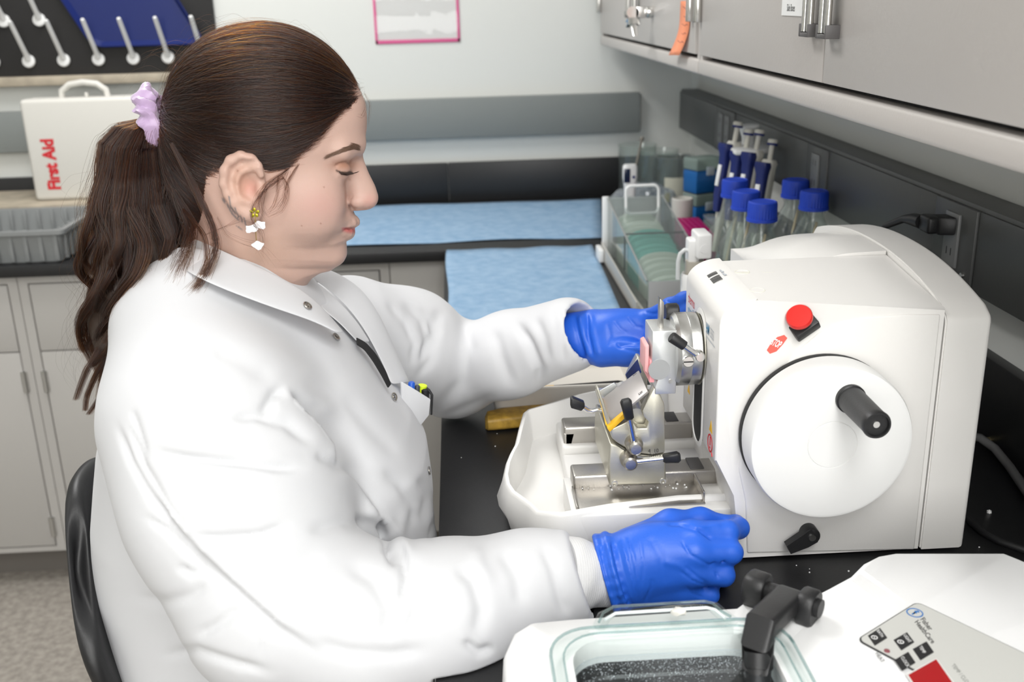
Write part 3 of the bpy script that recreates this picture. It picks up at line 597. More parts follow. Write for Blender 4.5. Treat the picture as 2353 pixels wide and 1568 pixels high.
# cassette clamp block
cb = obj('cassette_clamp', prism(prism(BM(), [(.2285, 1.028, z) for z in (1,)] and [(x, 1.028, z) for x, z in [(.2045, 1.0745), (.2275, 1.0745), (.2275, 1.1475), (.2005, 1.1475), (.2005, 1.1115), (.2085, 1.1115), (.2085, 1.0955), (.2045, 1.083)]], (0, .044, 0), .0012, 2), [(.2275, 1.030, 1.09), (.2275, 1.070, 1.09), (.2275, 1.070, 1.14), (.2275, 1.030, 1.14)], (.002, 0, 0)), M['alumw'], hd)
b = BM(); lathe(b, [(0, 1.0278), (.0118, 1.0278), (.0118, 1.0283)], (.2085, 0, 1.1035), 32, 'y'); obj('clamp_dimple', b, mat('dimple', (.52, .53, .53), .3, .6), cb)
b = BM(); prism(b, [(.2095, 1.036, 1.146), (.2140, 1.036, 1.146), (.2140, 1.036, 1.1765), (.2095, 1.036, 1.1815)], (0, .012, 0), .0006); obj('clamp_handle', b, M['stain'], cb)
b = BM(); p = at(1541, 877, y=1.0275); lathe(b, [(0, 1.0275), (.0024, 1.0275), (.0024, 1.0283)], (p.x, 0, p.z), 14, 'y'); obj('screw', b, M['chrome'], cb)
b = BM(); u, v_, _ = frame(d); gl = .021; t = p + d
pp_ = at(1605, 818, y=sy - .046)
def rr2(P, r): return [P + u * math.cos(2 * math.pi * k / 16) * r + v_ * math.sin(2 * math.pi * k / 16) * r for k in range(16)]
loft(b, [rr2(pp_ + d * .019, .0040), rr2(pp_ + d * .0195, .0053), rr2(pp_ + d * .036, .0060), rr2(pp_ + d * .0375, .0052)]); obj('lever_grip', b, M['black'], lo)
# pink cassette
r = thing('tissue_cassette', 'pink tissue cassette clamped in the head of the sectioning machine', 'cassette', (.198, 1.05, 1.11))
b = BM(); box(b, (.1985, 1.030, 1.088), (.2040, 1.070, 1.114), .0008); obj('cassette_body', b, M['pink'], r)
b = BM(); prism(b, [(.1940, 1.034, 1.100), (.1984, 1.034, 1.096), (.1984, 1.034, 1.130), (.1940, 1.034, 1.128)], (0, .032, 0), .0012); obj('wax_block', b, mat('pink_wax', (.80, .42, .42), .55), r)
# ================================================================== water bath
wb = thing('water_bath', 'white tissue flotation water bath with a control panel at the front right', 'water bath', (.3, .62, CT))
ol = [(1150, 1600), (1158, 1500), (1178, 1455), (1215, 1432), (1300, 1424), (1690, 1398), (1706, 1386), (1740, 1383), (1858, 1376), (1905, 1352), (1955, 1325), (1985, 1295), (2020, 1277), (2060, 1270), (2310, 1270), (2345, 1284), (2400, 1340)]
P = [at(px, py, z=.985) for px, py in ol]; P[0].y = .46; P[-1] = V((.545, .74, .985)); P += [V((.545, .46, .985))]
cx_, cy_ = sum(p.x for p in P) / len(P), .6
hole = rrect(.075, .475, .236, .715, .03, 6)
HC = (.155, .595)
def ray_poly(poly, ang):
    dx, dy = math.cos(ang), math.sin(ang); best = 0
    for (ax, ay), (bx, by) in zip(poly, poly[1:] + poly[:1]):
        ex, ey = bx - ax, by - ay; den = dx * ey - dy * ex
        if abs(den) < 1e-12: continue
        t = ((ax - HC[0]) * ey - (ay - HC[1]) * ex) / den; u = ((ax - HC[0]) * dy - (ay - HC[1]) * dx) / den
        if -1e-9 <= u <= 1 + 1e-9 and t > best: best = t
    return HC[0] + dx * best, HC[1] + dy * best
out2 = [(p.x, p.y) for p in P]
angs = sorted(set([round(math.atan2(y - HC[1], x - HC[0]), 5) for x, y in out2 + hole] + [round(-math.pi + 2 * math.pi * k / 90 + .001, 5) for k in range(90)]))
OL = [ray_poly(out2, a) for a in angs]; HL = [ray_poly(hole, a) for a in angs]
b = BM()
def sc(k, z): return [(cx_ + (x - cx_) * k, cy_ + (y - cy_) * k, z) for x, y in OL]
loft(b, [sc(1.012, CT + .012), sc(1.012, .94), sc(1.002, .978), sc(.994, .984), sc(.982, .986), [(x, y, .986) for x, y in HL], [(x, y, .930) for x, y in HL]], True, False)
obj('bath_housing', b, M['bath'], wb, smooth=50)
def well(e, z): return [(HC[0] + (x - HC[0]) * (1 - e / .08), HC[1] + (y - HC[1]) * (1 - e / .12), z) for x, y in HL]
b = BM(); loft(b, [well(-.001, .9635), well(.0008, .9635), well(.001, .951), well(.0034, .949), well(.0036, .946), well(.0016, .944), well(.003, .9305)], False, True); obj('heater_well', b, mat('dark_heater', (.018, .016, .018), .32), wb)
b = BM()
for px, py, qx, qy in ((1868, 1372, 1985, 1445), (1908, 1352, 2015, 1425), (1945, 1333, 2050, 1405), (1975, 1310, 2080, 1385)):
    a = at(px, py, z=.9862); c = at(qx, qy, z=.9862); tube(b, [a + (c - a) * .05, a + (c - a) * .4, c], [.0040, .0034, .0012], 12, flat=.22)
obj('side_ridges', b, M['bath'], wb)['kind'] = 'stuff'
for x, y in ((.07, .50), (.50, .50), (.45, .78)):
    b = BM(); cyl(b, (x, y, CT), (x, y, CT + .013), .012, 16); obj('foot', b, M['black'], wb)
# control panel
pz = .9866
C0, C1, C2 = at(1968, 1472, z=pz), at(2107, 1385, z=pz), at(2240, 1568, z=pz); ux = (C1 - C0); ux.z = 0; W_ = ux.length; ux.normalize(); uy = V((-ux.y, ux.x, 0))
def pl_(u, v, dz=0): return C0 + ux * u * W_ + uy * (v * W_) + V((0, 0, dz))   # v<0 = toward the camera
b = BM(); prism(b, [pl_(u, v) for u, v in rrect(0, -2.2, 1, 0, .07, 5)], (0, 0, .0008)); obj('panel_edge', b, M['ink'], wb)
b = BM(); prism(b, [pl_(u, v, .0006) for u, v in rrect(.012, -2.19, .988, -.012, .066, 5)], (0, 0, .0006)); pn = obj('control_panel', b, M['panel'], wb)
def pquad(px, py, z=pz + .0012): return at(px, py, z=z)
keyp = {'bath_key': [(1994, 1462), (2022, 1444), (2039, 1467), (2010, 1485)], 'light_key': [(2053, 1472), (2084, 1454), (2101, 1477), (2071, 1496)], 'temperature_key': [(2097, 1493), (2129, 1475), (2146, 1500), (2115, 1519)], 'clock_key': [(2055, 1518), (2087, 1499), (2104, 1524), (2073, 1543)]}
dirx = (pquad(2022, 1444) - pquad(1994, 1462)).normalized(); diry = (pquad(2022, 1444) - pquad(2039, 1467)).normalized()
for (n, q), word in zip(keyp.items(), ('BATH', 'LIGHT', 'TEMP', 'CLOCK')):
    pts = [pquad(*c) for c in q]; b = BM(); prism(b, pts, (0, 0, .0005), .0003, 1); k = obj(n, b, M['black'], pn)
    cen = sum(pts, V()) / 4; e1 = pts[1] - pts[0]; e2 = pts[2] - pts[1]
    o0 = cen + V((0, 0, .0006)); xd = e2.normalized()
    if word in ('BATH', 'LIGHT'): o0 += e1 * .17 - e2 * .42
    else: o0 += -e2 * .40 - e1 * .12
    text('key_text', word, M['paper'], o0, xd, e1.normalized(), .0052, pn, xs=.72)
    if word in ('BATH', 'LIGHT'):
        b = BM(); cr = cen - e1 * .22 - e2 * .06 + V((0, 0, .0006)); ring(b, cr, .0020, .0026, 20, 'z', .0002); box(b, cr + V((-.0003, -.001, 0)), cr + V((.0003, .001, .0002))); obj('power_symbol', b, M['paper'], pn)
xd = (pquad(2245 * .5 + 2039 * .5, 1467) - pquad(2022, 1444)); xd = (pquad(2039, 1467) - pquad(2022, 1444)).normalized(); yd = dirx
text('heat_text', 'HEAT', M['ink'], pquad(2011, 1502), xd, yd, .0062, pn, xs=.8)
b = BM(); c0 = pquad(2038, 1497); lathe(b, [(0, 0), (.0024, 0), (.0022, .0008), (0, .0012)], c0, 18); obj('indicator_lamp', b, mat('dull_red', (.22, .07, .08), .3), pn)
text('maker_text', 'Fisher', M['ink'], pquad(2114, 1424), xd, yd, .0086, pn, bold=.0002, xs=.78)
text('maker_text', 'HealthCare', M['ink'], pquad(2101, 1430), xd, yd, .0082, pn, bold=.0002, xs=.80)
b = BM(); cr = pquad(2102, 1409); ring(b, cr, .0058, .0068, 32, 'z', .0003); lg = obj('logo_ring', b, mat('logo_blue', (.02, .14, .40), .5), pn)
text('logo_letter', 'f', MATS['logo_blue'], cr - xd * .0016 - yd * .0036 + V((0, 0, .0001)), xd, yd, .0125, pn, bold=.0004)
D = [pquad(2087, 1553), pquad(2151, 1517), pquad(2195, 1580), pquad(2130, 1618)]
b = BM(); prism(b, [D[0] + (D[0] - D[2]).normalized() * .002, D[1] + (D[1] - D[3]).normalized() * .002, D[2] * 1 + (D[2] - D[0]).normalized() * .002, D[3] + (D[3] - D[1]).normalized() * .002], (0, 0, .0003)); obj('display_frame', b, mat('frame_light', (.62, .62, .6), .4), pn)
b = BM(); prism(b, D, (0, 0, .0006)); ds = obj('display', b, M['screen'], pn)
text('digits', '0', M['digit'], D[3] + (D[0] - D[3]) * .25 + (D[1] - D[0]) * .18 + V((0, 0, .0008)), (D[2] - D[1]), (D[1] - D[0]), .024, pn, bold=.0012)
text('caption', 'TEMP / CLOCK', M['ink'], pquad(2186, 1530), xd, yd, .0062, pn, xs=.7)
# black outlet arm over the dish
r = thing('outlet_arm', 'black angled outlet arm hanging over the glass dish', 'arm', (.25, .72, .986))
A = lambda px, py, y: at(px, py, y=y)
p0, p1 = at(1812, 1375, y=.735), at(1742, 1445, y=.690); e_ = (p1 - p0).normalized()
b = BM(); n1 = V((0, 0, 1)); s1 = e_.cross(n1).normalized(); n1 = s1.cross(e_)
def sq(P, u, v, a, c): return [P + u * x + v * y for x, y in rrect(-a, -c, a, c, min(a, c) * .5, 4)]
p2 = at(1741, 1510, y=.680)
mid = p1 + e_ * .002
dn = (p2 - p1).normalized(); s2 = s1
loft(b, [sq(p0 - e_ * .006, s1, n1, .0115, .007), sq(p0, s1, n1, .0130, .009), sq(p0 + (p1 - p0) * .6, s1, n1, .0126, .009), sq(p1 - e_ * .004, s1, n1, .0126, .0095), sq(p1 + dn * .010, s1, (n1 * .25 - e_).normalized() * -1, .0118, .0100), sq(p1 + dn * .03, s1, -e_, .0108, .0100)]); obj('arm', b, M['black'], r)
b = BM(); tube(b, [p1 + dn * .018, p1 + dn * .030, p1 + dn * .042, p2], [.0108, .0108, .0106, .0100], 24); obj('nozzle', b, M['black'], r)
b = BM(); tube(b, [p2 - dn * .002, p2 + dn * .022], [.0098, .0090], 24); obj('clear_tip', b, M['bag'], r)
hz = p0 + V((0, .004, -.002))
b = BM(); t = s1
for c_, wd in ((hz - s1 * .019, .007), (hz + s1 * .027, .009)):
    fz = (V((0, 0, 1)) - s1 * s1.z).normalized(); fy = s1.cross(fz)
    def knob(P, k): return [P + fy * (x * k) + fz * (y * k) for x, y in rrect(-.014, -.017, .014, .013, .010, 5)]
    q = BM(); loft(q, [knob(c_ - t * wd, .9), knob(c_ - t * (wd - .002), 1), knob(c_ + t * (wd - .002), 1), knob(c_ + t * wd, .9)]); obj('end_knob', q, M['black'], r)
b = BM(); cyl(b, hz - s1 * .03, hz + s1 * .03, .008, 20); box(b, hz + V((-.012, -.004, -.045)), hz + V((.012, .012, -.004)), .003); obj('hinge_bar', b, M['black'], r)
# glass dish, water
gd = thing('glass_dish', 'rectangular clear glass dish set in the white water bath', 'dish', (.155, .6, .94))
dx0, dx1, dy0, dy1 = .058, .250, .47, .716
def rr3(e, z, r=.035): return [(x, y, z) for x, y in rrect(dx0 + e, dy0 + e, dx1 - e, dy1 - e, max(r - e * .3, .012), 7)]
b = BM(); loft(b, [rr3(.020, .9375), rr3(.017, .945), rr3(.010, .985), rr3(.006, .992), rr3(.0, .994), rr3(-.001, .9965), rr3(.0, .999), rr3(.003, 1.0), rr3(.007, .999), rr3(.012, .992), rr3(.021, .946), rr3(.03, .942)], True, True); obj('bowl', b, M['dishg'], gd, smooth=60)
hq = [at(px, py, z=.9985) for px, py in [(1378, 1440), (1388, 1418), (1412, 1404), (1620, 1391), (1640, 1396), (1662, 1415), (1682, 1427)]]
b = BM(); tube(b, hq, [.006, .0062, .006, .006, .006, .006, .0055], 12, flat=.65); obj('handle', b, M['dishg'], gd)
for e_r, z_r, r_r in ((-.001, .9968, .0013), (.0085, .9975, .0009)):
    b = BM(); L_ = [V(p) for p in rr3(e_r, z_r)]; tube(b, L_ + L_[:2], r_r, 8, cap=False); obj('edge_and_highlight', b, M['edgeg'], gd)
b = BM(); tube(b, [p + V((0, .0045, .001)) for p in hq], .0012, 8); obj('edge_and_highlight', b, M['edgeg'], gd); b = BM(); tube(b, [p + V((0, -.0055, .001)) for p in hq[1:-1]], .0014, 8); obj('edge_and_highlight', b, mat('edge_highlight', (.72, .76, .77), .25), gd)  # the opaque white tube paints a highlight along the handle
b = BM(); prism(b, [p - V((0, 0, .002)) for p in hq], (0, 0, .0022)); obj('handle_web', b, M['dishg'], gd)
b = BM(); loft(b, [rr3(.0150, .9785), rr3(.0145, .9795)], False, True); wt = obj('water', b, M['water']); tag(wt, 'clear water filling the glass dish', 'water', kind='stuff')
bub = mat('bubble', (.75, .79, .82), .25)
b = BM(); ico = BM(); bmesh.ops.create_icosphere(ico, subdivisions=1, radius=1); base = [v.co.copy() for v in ico.verts]; fcs = [[v.index for v in f.verts] for f in ico.faces]; ico.free()
vs, fs = [], []
def addb(p, r):
    k = len(vs); vs.extend([p + c * r for c in base]); fs.extend([[i + k for i in f] for f in fcs])
for i in range(1000):
    t = rng.random(); x = dx0 + .024 + rng.random() * (dx1 - dx0 - .048)
    zz = .9475 + .030 * rng.random() ** .45; yb = dy1 - .0225 + (zz - .9465) / .033 * .008
    addb(V((x, yb - .001 - .002 * rng.random(), zz)), .00015 + .00025 * rng.random())
for i in range(160):
    addb(V((dx0 + .03 + rng.random() * (dx1 - dx0 - .06), dy0 + .05 + rng.random() * (dy1 - dy0 - .075), .9475)), .0002 + .0004 * rng.random() ** 3)
for i in range(220):
    a = rng.random() * 6.28; q = p2 + dn * (rng.random() * .02); addb(q + s1 * math.cos(a) * .0100 - e_ * math.sin(a) * .0100, .0004 + .0003 * rng.random())
me = bpy.data.meshes.new('bubbles'); me.from_pydata([tuple(v) for v in vs], [], fs); o = link('bubbles', me, bub, None); tag(o, 'tiny white air bubbles clinging in the water of the dish', 'bubbles', kind='stuff')
p = at(1560, 1406, z=1.003); b = BM(); t = BM(); bmesh.ops.create_icosphere(t, subdivisions=2, radius=.0055)
for v in t.verts: v.co = V((v.co.x * 1.2, v.co.y * .8, v.co.z * .6)) * (1 + .18 * math.sin(v.co.x * 900 + v.co.y * 700))
merge(b, t, Matrix.Translation(p)); o = obj('wax_lump', b, M['cream']); tag(o, 'small lump of white wax on the dish handle', 'wax')
# ================================================================== pads
def pad(name, poly, z, label, t=.0016, seed=0):
    r_ = np.random.default_rng(seed); b = BM(); n, m = 26, 20; Pq = [V(q) for q in poly]; rows = []
    ph = r_.random(6) * 6
    for j in range(m + 1):
        row = []
        for i in range(n + 1):
            u, v = i / n, j / m; p = Pq[0] * (1 - u) * (1 - v) + Pq[1] * u * (1 - v) + Pq[2] * u * v + Pq[3] * (1 - u) * v
            e = .012 * math.sin(u * 7 + ph[0]) * math.sin(u * 3 + ph[1]); p = p + V((0, e * (1 - v), 0)) + V((.004 * math.sin(v * 9 + ph[2]) * (1 - u), .005 * math.sin(u * 17 + ph[5]) * v, 0))
            h = .0012 + .0010 * (math.sin(u * 9 + v * 5 + ph[3]) * math.sin(v * 8 - u * 3 + ph[4])) + .002 * math.exp(-((v - 0) / .05) ** 2) * abs(math.sin(u * 8 + ph[1]))
            row.append(p + V((0, 0, h + z)))
        rows.append(row)
    loft(b, rows, False, False, False); o = obj(name, b, M['pad']); s = o.modifiers.new('thick', 'SOLIDIFY'); s.thickness = t; s.offset = 1; tag(o, label, 'pad', 'blue absorbent pads'); return o
pad('absorbent_pad', [(-.42, 2.555, CT), (.36, 2.540, CT), (.43, 3.055, CT), (-.42, 3.085, CT)], 0, 'pale blue absorbent pad spread on the back counter along its backsplash', seed=1)
pad('absorbent_pad', [(-.034, 1.58, CT), (.30, 1.66, CT), (.325, 2.462, CT), (-.034, 2.462, CT)], 0, 'pale blue absorbent pad spread on the bench beside the clear tank', seed=5)
# ================================================================== clear tank with sheets
r = thing('acrylic_tank', 'long clear acrylic box with a hinged sloping lid and wire handle', 'tank', (.41, 2.1, CT))
ya, yb = 1.87, 2.33; lidz = lambda y: .967 + (y - ya) * (1.043 - .967) / (yb - ya)
xl = lambda y: .352 - (y - ya) * .02; xr = lambda y: xl(y) + .128
b = BM(); t_ = .0035
def wallq(b, p, q, off, z0=CT + .001): # p,q=(x,y)
    prism(b, [(p[0], p[1], z0), (q[0], q[1], z0), (q[0], q[1], lidz(q[1])), (p[0], p[1], lidz(p[1]))], off)
for nm, p, q, off, m in (('side_pane', (xl(ya), ya), (xl(yb), yb), (t_, 0, 0), 'acrylic'), ('side_pane', (xr(ya), ya), (xr(yb), yb), (-t_, 0, 0), 'acrylic'), ('end_pane', (xl(ya) + t_, ya), (xr(ya) - t_, ya), (0, t_, 0), 'endp'), ('end_pane', (xl(yb) + t_, yb), (xr(yb) - t_, yb), (0, -t_, 0), 'endp')):
    b = BM(); wallq(b, p, q, off); obj(nm, b, M['acrylic'] if m == 'acrylic' else mat('frosted_end', (.55, .55, .545), .35), r)
b = BM(); ym = 2.105
for nm, y0, y1 in (('lid_pane', ya, ym - .0015), ('lid_pane', ym + .0015, yb)):
    b = BM(); prism(b, [(xl(y0), y0, lidz(y0)), (xr(y0), y0, lidz(y0)), (xr(y1), y1, lidz(y1)), (xl(y1), y1, lidz(y1))], (0, 0, .0035)); obj(nm, b, M['acrylic'], r)
ed = mat('dark_edge', (.085, .095, .092), .3)
b = BM(); tube(b, [(xl(ym) - .001, ym, lidz(ym) + .002), (xr(ym) + .001, ym, lidz(ym) + .002)], .0019, 6); tube(b, [(xl(ym), ym, lidz(ym)), (xl(ym), ym, CT + .03)], .0019, 6); obj('hinge_line', b, ed, r)
grey = mat('edge_grey', (.30, .31, .30), .3)
b = BM(); tube(b, [(xl(ya), ya, lidz(ya) + .002), (xl(yb), yb, lidz(yb) + .002)], .0021, 6); tube(b, [(xr(ya), ya, lidz(ya) + .002), (xr(yb), yb, lidz(yb) + .002)], .0021, 6); obj('lid_edges', b, grey, r)
b = BM()
prism(b, [(xl(ya) - .022, ya - .01, CT + .001), (xl(yb) - .014, yb, CT + .001), (xl(yb) - .014, yb, CT + .040), (xl(ya) - .022, ya - .01, CT + .030)], (.003, 0, 0)); prism(b, [(xl(ya) - .022, ya - .01, CT + .001), (xl(ya), ya - .01, CT + .001), (xl(yb), yb, CT + .001), (xl(yb) - .014, yb, CT + .001)], (0, 0, .004)); obj('base_ledge', b, mat('ledge', (.48, .46, .42), .4), r)
b = BM(); box(b, (xl(yb) - .026, yb - .05, CT + .002), (xl(yb) - .0145, yb + .01, CT + .032), .003); box(b, (xl(yb) - .012, yb - .004, CT), (xl(yb) + .004, yb + .004, lidz(yb) + .004), .002); obj('end_bracket', b, M['white'], r)
b = BM(); cxh = xl(2.26) + .068; zt = lidz(2.26); L = [(x, 2.26 + (z - zt) * .1, z) for x, z in rrect(cxh - .037, zt - .012, cxh + .037, zt + .050, .012, 5)]; L2 = L + [L[0], L[1]]; tube(b, L2, .0034, 8); obj('lid_handle', b, M['white'], r)
st = thing('sheet_stack', 'row of thin round-topped sage and teal sheets inside the clear tank', 'sheets', (.41, 2.08, CT))
def sheets(y0, y1, m, name, hoff=0):
    b = BM(); n = int((y1 - y0) / .0055)
    for i in range(n):
        y = y0 + (y1 - y0) * i / n; a = .047 - .002 * rng.random(); cxs = (xl(y) + xr(y)) / 2 + (rng.random() - .5) * .004; hz = lidz(y) - .009 - hoff - .004 * rng.random() - .0016 * (i % 5)
        pts = [(cxs - a, y, CT + .003), (cxs + a, y, CT + .003), (cxs + a, y, hz - .018)] + [(cxs + a * math.cos(t), y, hz - .018 + .018 * math.sin(t)) for t in np.linspace(.25, math.pi - .25, 9)] + [(cxs - a, y, hz - .018)]
        prism(b, [(x, yy + (z - CT) * .10, z) for x, yy, z in pts], (0, .0042, 0))
    obj(name, b, m, st)['kind'] = 'stuff'
sheets(1.885, 2.035, M['sage'], 'sage_sheets'); sheets(2.036, 2.165, M['teal'], 'teal_sheets', -.001); sheets(2.166, 2.30, M['sage'], 'sage_sheets', .010)
# ================================================================== bottles
def bottle():
    r = thing('lab_bottle', '', 'bottle', (0, 0, 0), group='clear media bottles with blue screw caps')
    b = BM(); lathe(b, [(0, .002), (.046, .002), (.0495, .008), (.0495, .130), (.046, .150), (.036, .172), (.022, .198), (.0195, .206), (.0195, .212), (.0215, .214), (.0215, .2175), (.019, .219), (.019, .236), (.0165, .236), (.0168, .206), (.034, .171), (.0465, .132), (.0468, .01), (0, .007)], n=40); obj('glass_body', b, M['glass'], r, smooth=60)
    b = BM(); n = 60
    prof = [(.0245, .2185, 0), (.0262, .219, 0), (.0262, .224, 0), (.0250, .2245, 1), (.0250, .247, 1), (.0240, .251, 0), (.0215, .2525, 0), (.0205, .2515, 0), (0, .2515, 0)]
    loft(b, [[((R_ - (.0009 if f and k % 2 else 0)) * math.cos(2 * math.pi * k / n), (R_ - (.0009 if f and k % 2 else 0)) * math.sin(2 * math.pi * k / n), z) for k in range(n)] for R_, z, f in prof[:-1]], True, True); obj('screw_cap', b, M['bluecap'], r, smooth=30)
    return r
b0 = bottle(); spots = [(.5125, 1.685, 'blue-capped glass bottle nearest the white machine, front of the row of three'), (.512, 1.785, 'blue-capped glass bottle in the middle of the row of three beside the pink rack'), (.524, 1.905, 'blue-capped glass bottle standing furthest back, in front of the pipettes'), (.632, 1.878, 'blue-capped glass bottle by the wall behind the front right bottle'), (.628, 1.762, 'blue-capped glass bottle at front right against the wall raceway')]
for i, (x, y, l) in enumerate(spots):
    o = b0 if i == 0 else copy_tree(b0); o.location = (x, y, CT); o.rotation_euler = (0, 0, i * 1.1); o['label'] = l
    q = BM(); s_ = thing('wooden_stick', 'wooden applicator stick leaning inside the ' + ['nearest bottle of the row of three', 'middle bottle of the row of three', 'bottle standing furthest back in front of the pipettes', 'bottle by the wall behind the front right one', 'front right bottle against the raceway'][i], 'stick', (x, y, CT + .01))
    a = V((x - .028, y - .012, CT + .013)); c = V((x + .006, y - .004, CT + .196)); d = (c - a).normalized(); uu, vv, _ = frame(d)
    loft(q, [[P_ + uu * sx * w_ + vv * sy_ * .0012 for sx, sy_ in ((-1, -1), (1, -1), (1, 1), (-1, 1))] for P_, w_ in ((a, .003), (a + d * .02, .0042), (c - d * .02, .0042), (c, .003))]); obj('blade', q, M['stick'], s_)
# pipettes on their stand
ps = thing('pipette_stand', 'white pipette stand with two curved arms beside the wall', 'stand', (.62, 2.10, CT))
b = BM(); lathe(b, [(0, .001), (.06, .001), (.062, .008), (.055, .014), (.012, .018), (.010, .03), (.010, .27), (0, .27)], (.640 - .03, 2.13, CT), 28); obj('post', b, M['white'], ps)
def armp(z, n):
    b = BM(); P_ = [(.56, 2.045), (.60, 2.035), (.640, 2.06), (.65, 2.10), (.645, 2.15), (.60, 2.17), (.56, 2.12)]; prism(b, [(x, y, z) for x, y in P_], (0, 0, .011), .004, 3); obj(n, b, M['white'], ps)
armp(1.088, 'lower_arm'); armp(1.175, 'upper_arm')
b = BM(); lathe(b, [(0, .27), (.012, .27), (.014, .30), (.022, .322), (.020, .325), (0, .322)], (.610, 2.13, CT), 24); obj('stand_top', b, M['white'], ps)
def pipette():
    r = thing('pipette', '', 'pipette', (0, 0, 0), group='blue and white pipettes hanging on the stand')
    wm = mat('pipette_white', (.66, .64, .57), .45)
    b = BM(); loft(b, [[(x * k + .0, y * k, z) for x, y in rrect(-.011, -.013, .011, .013, .006, 4)] for k, z in ((.45, -.12), (.55, -.07), (.9, -.03), (1, .02), (1.05, .095), (1.15, .105), (.9, .112))]); obj('body', b, wm, r)
    b = BM(); loft(b, [[(x * k - .015 - ox, y * k, z) for x, y in rrect(-.008, -.011, .008, .011, .005, 4)] for k, z, ox in ((.8, -.035, -.003), (1, .0, 0), (.95, .05, 0), (1.1, .082, .002), (1.45, .098, .005), (1.3, .106, .006))]); obj('grip', b, M['navyp'], r)
    b = BM(); box(b, (-.026, -.005, .018), (-.0225, .006, .062), .001); obj('side_label', b, M['paper'], r)
    b = BM(); lathe(b, [(0, .11), (.0052, .11), (.0052, .142), (0, .142)], n=16); obj('plunger', b, wm, r)
    b = BM(); lathe(b, [(0, .1405), (.0105, .1405), (.0112, .1425), (.0105, .145), (0, .145)], n=20); k = obj('plunger_ring', b, M['navyp'], r)
    b = BM(); lathe(b, [(0, .145), (.0098, .145), (.0098, .150), (.008, .1525), (0, .1525)], n=20); obj('plunger_cap', b, wm, r)
    return r
p0_ = pipette()
for i, (x, y, z, l) in enumerate([(.556, 2.098, 1.085, 'leftmost of the four blue and white pipettes hanging on the stand'), (.573, 2.070, 1.072, 'second from left of the four blue and white pipettes on the stand'), (.588, 2.042, 1.074, 'third from left of the four blue and white pipettes on the stand'), (.608, 2.010, 1.058, 'rightmost and nearest of the four blue and white pipettes on the stand')]):
    o = p0_ if i == 0 else copy_tree(p0_); o.location = (x, y, z); o.rotation_euler = (.02, .16, .35 + .1 * i); o['label'] = l
# tip boxes
def tipbox(name, label, x, y, z, rz, body, h=.058):
    r = thing(name, label, 'box', (x, y, z), rz, group='pipette tip boxes')
    b = BM(); box(b, (-.042, -.03, 0), (.042, .03, h), .004); obj('box_body', b, body, r, world=False)
    b = BM(); box(b, (-.043, -.031, h + .0005), (.043, .031, h + .032), .005, 3); obj('lid', b, M['frost'], r, world=False)
    b = BM(); box(b, (-.012, -.0335, h - .012), (.012, -.0302, h + .010), .001); obj('latch', b, mat('latch', (.55, .62, .68), .4), r, world=False); return r
tipbox('tip_box', 'lower blue tip box with a frosted lid in the corner stack', .640, 2.64, CT + .001, .42, M['bluebox']); tipbox('tip_box', 'upper blue tip box with a frosted lid, on top of the corner stack', .640, 2.64, CT + .0935, .40, M['bluebox'])
r = thing('clear_box', 'small clear plastic box in front of the stacked blue tip boxes', 'box', (.635, 2.42, CT)); b = BM(); box(b, (.605, 2.39, CT + .001), (.68, 2.48, CT + .055), .004); obj('box_body', b, M['frost'], r); b = BM(); box(b, (.604, 2.389, CT + .0555), (.681, 2.481, CT + .066), .003); obj('lid', b, M['bag'], r)
r = thing('tube_rack', 'magenta plastic tube rack between the clear tank and the bottles', 'rack', (.56, 2.35, CT))
b = BM(); t = BM(); box(t, (-.030, -.11, 0), (.030, .11, .058), .003); merge(b, t, Matrix.Translation((.560, 2.37, CT + .001)) @ Matrix.Rotation(-.04, 4, 'Z')); rb = obj('rack_body', b, M['magenta'], r)
b = BM()
for i in range(4):
    for j in range(14): lathe(b, [(.0048, .0), (.0048, .0012), (.0036, .0012), (.0036, 0)], (.560 + (i - 1.5) * .013, 2.37 + (j - 6.5) * .0148, CT + .0588), 10)
obj('well_rims', b, M['magenta'], rb)['kind'] = 'stuff'
# glass jars in the corner
def jar(x, y, rad, h, label, lid=True):
    r = thing('glass_jar', label, 'jar', (x, y, CT), group='round clear glass jars in the corner')
    b = BM(); lathe(b, [(0, .001), (rad * .94, .001), (rad, .008), (rad, h - .004), (rad * 1.04, h - .002), (rad * 1.04, h), (rad * .97, h), (rad * .965, .01), (0, .006)], (x, y, CT), 36); obj('jar_body', b, M['glass'], r, smooth=60)
    return r
jar(.535, 3.03, .056, .167, 'tallest clear glass jar at the back, against the backsplash'); jar(.585, 2.955, .056, .160, 'clear glass jar with measure marks, between two other jars'); j3 = jar(.608, 2.84, .055, .158, 'clear glass jar nearest the camera, with a paper label')
b = BM(); R_ = .0556; L = [[(.608 + R_ * math.cos(a), 2.84 + R_ * math.sin(a), z) for a in np.linspace(-2.3, -1.25, 8)] for z in (CT + .035, CT + .105)]; loft(b, L, False, False, False); obj('jar_label', b, mat('label_cream', (.62, .61, .50), .7), j3)
b = BM(); L = [[(.608 + .0559 * math.cos(a), 2.84 + .0559 * math.sin(a), z) for a in np.linspace(-2.28, -2.0, 4)] for z in (CT + .037, CT + .062)]; loft(b, L, False, False, False); obj('label_patch', b, mat('label_yellow', (.55, .47, .12), .7), j3)
b = BM(); tube(b, [(.508, 2.90, 1.02), (.535, 2.955, 1.092)], .0035, 10); tube(b, [(.533, 2.953, 1.088), (.536, 2.957, 1.096)], .006, 10); tube(b, [(.508, 2.90, 1.02), (.49, 2.868, .905)], .003, 10); o = obj('metal_rod', b, mat('dull_rod', (.22, .20, .17), .5, .4)); tag(o, 'thin dull metal rod leaning on the tallest glass jar', 'rod')
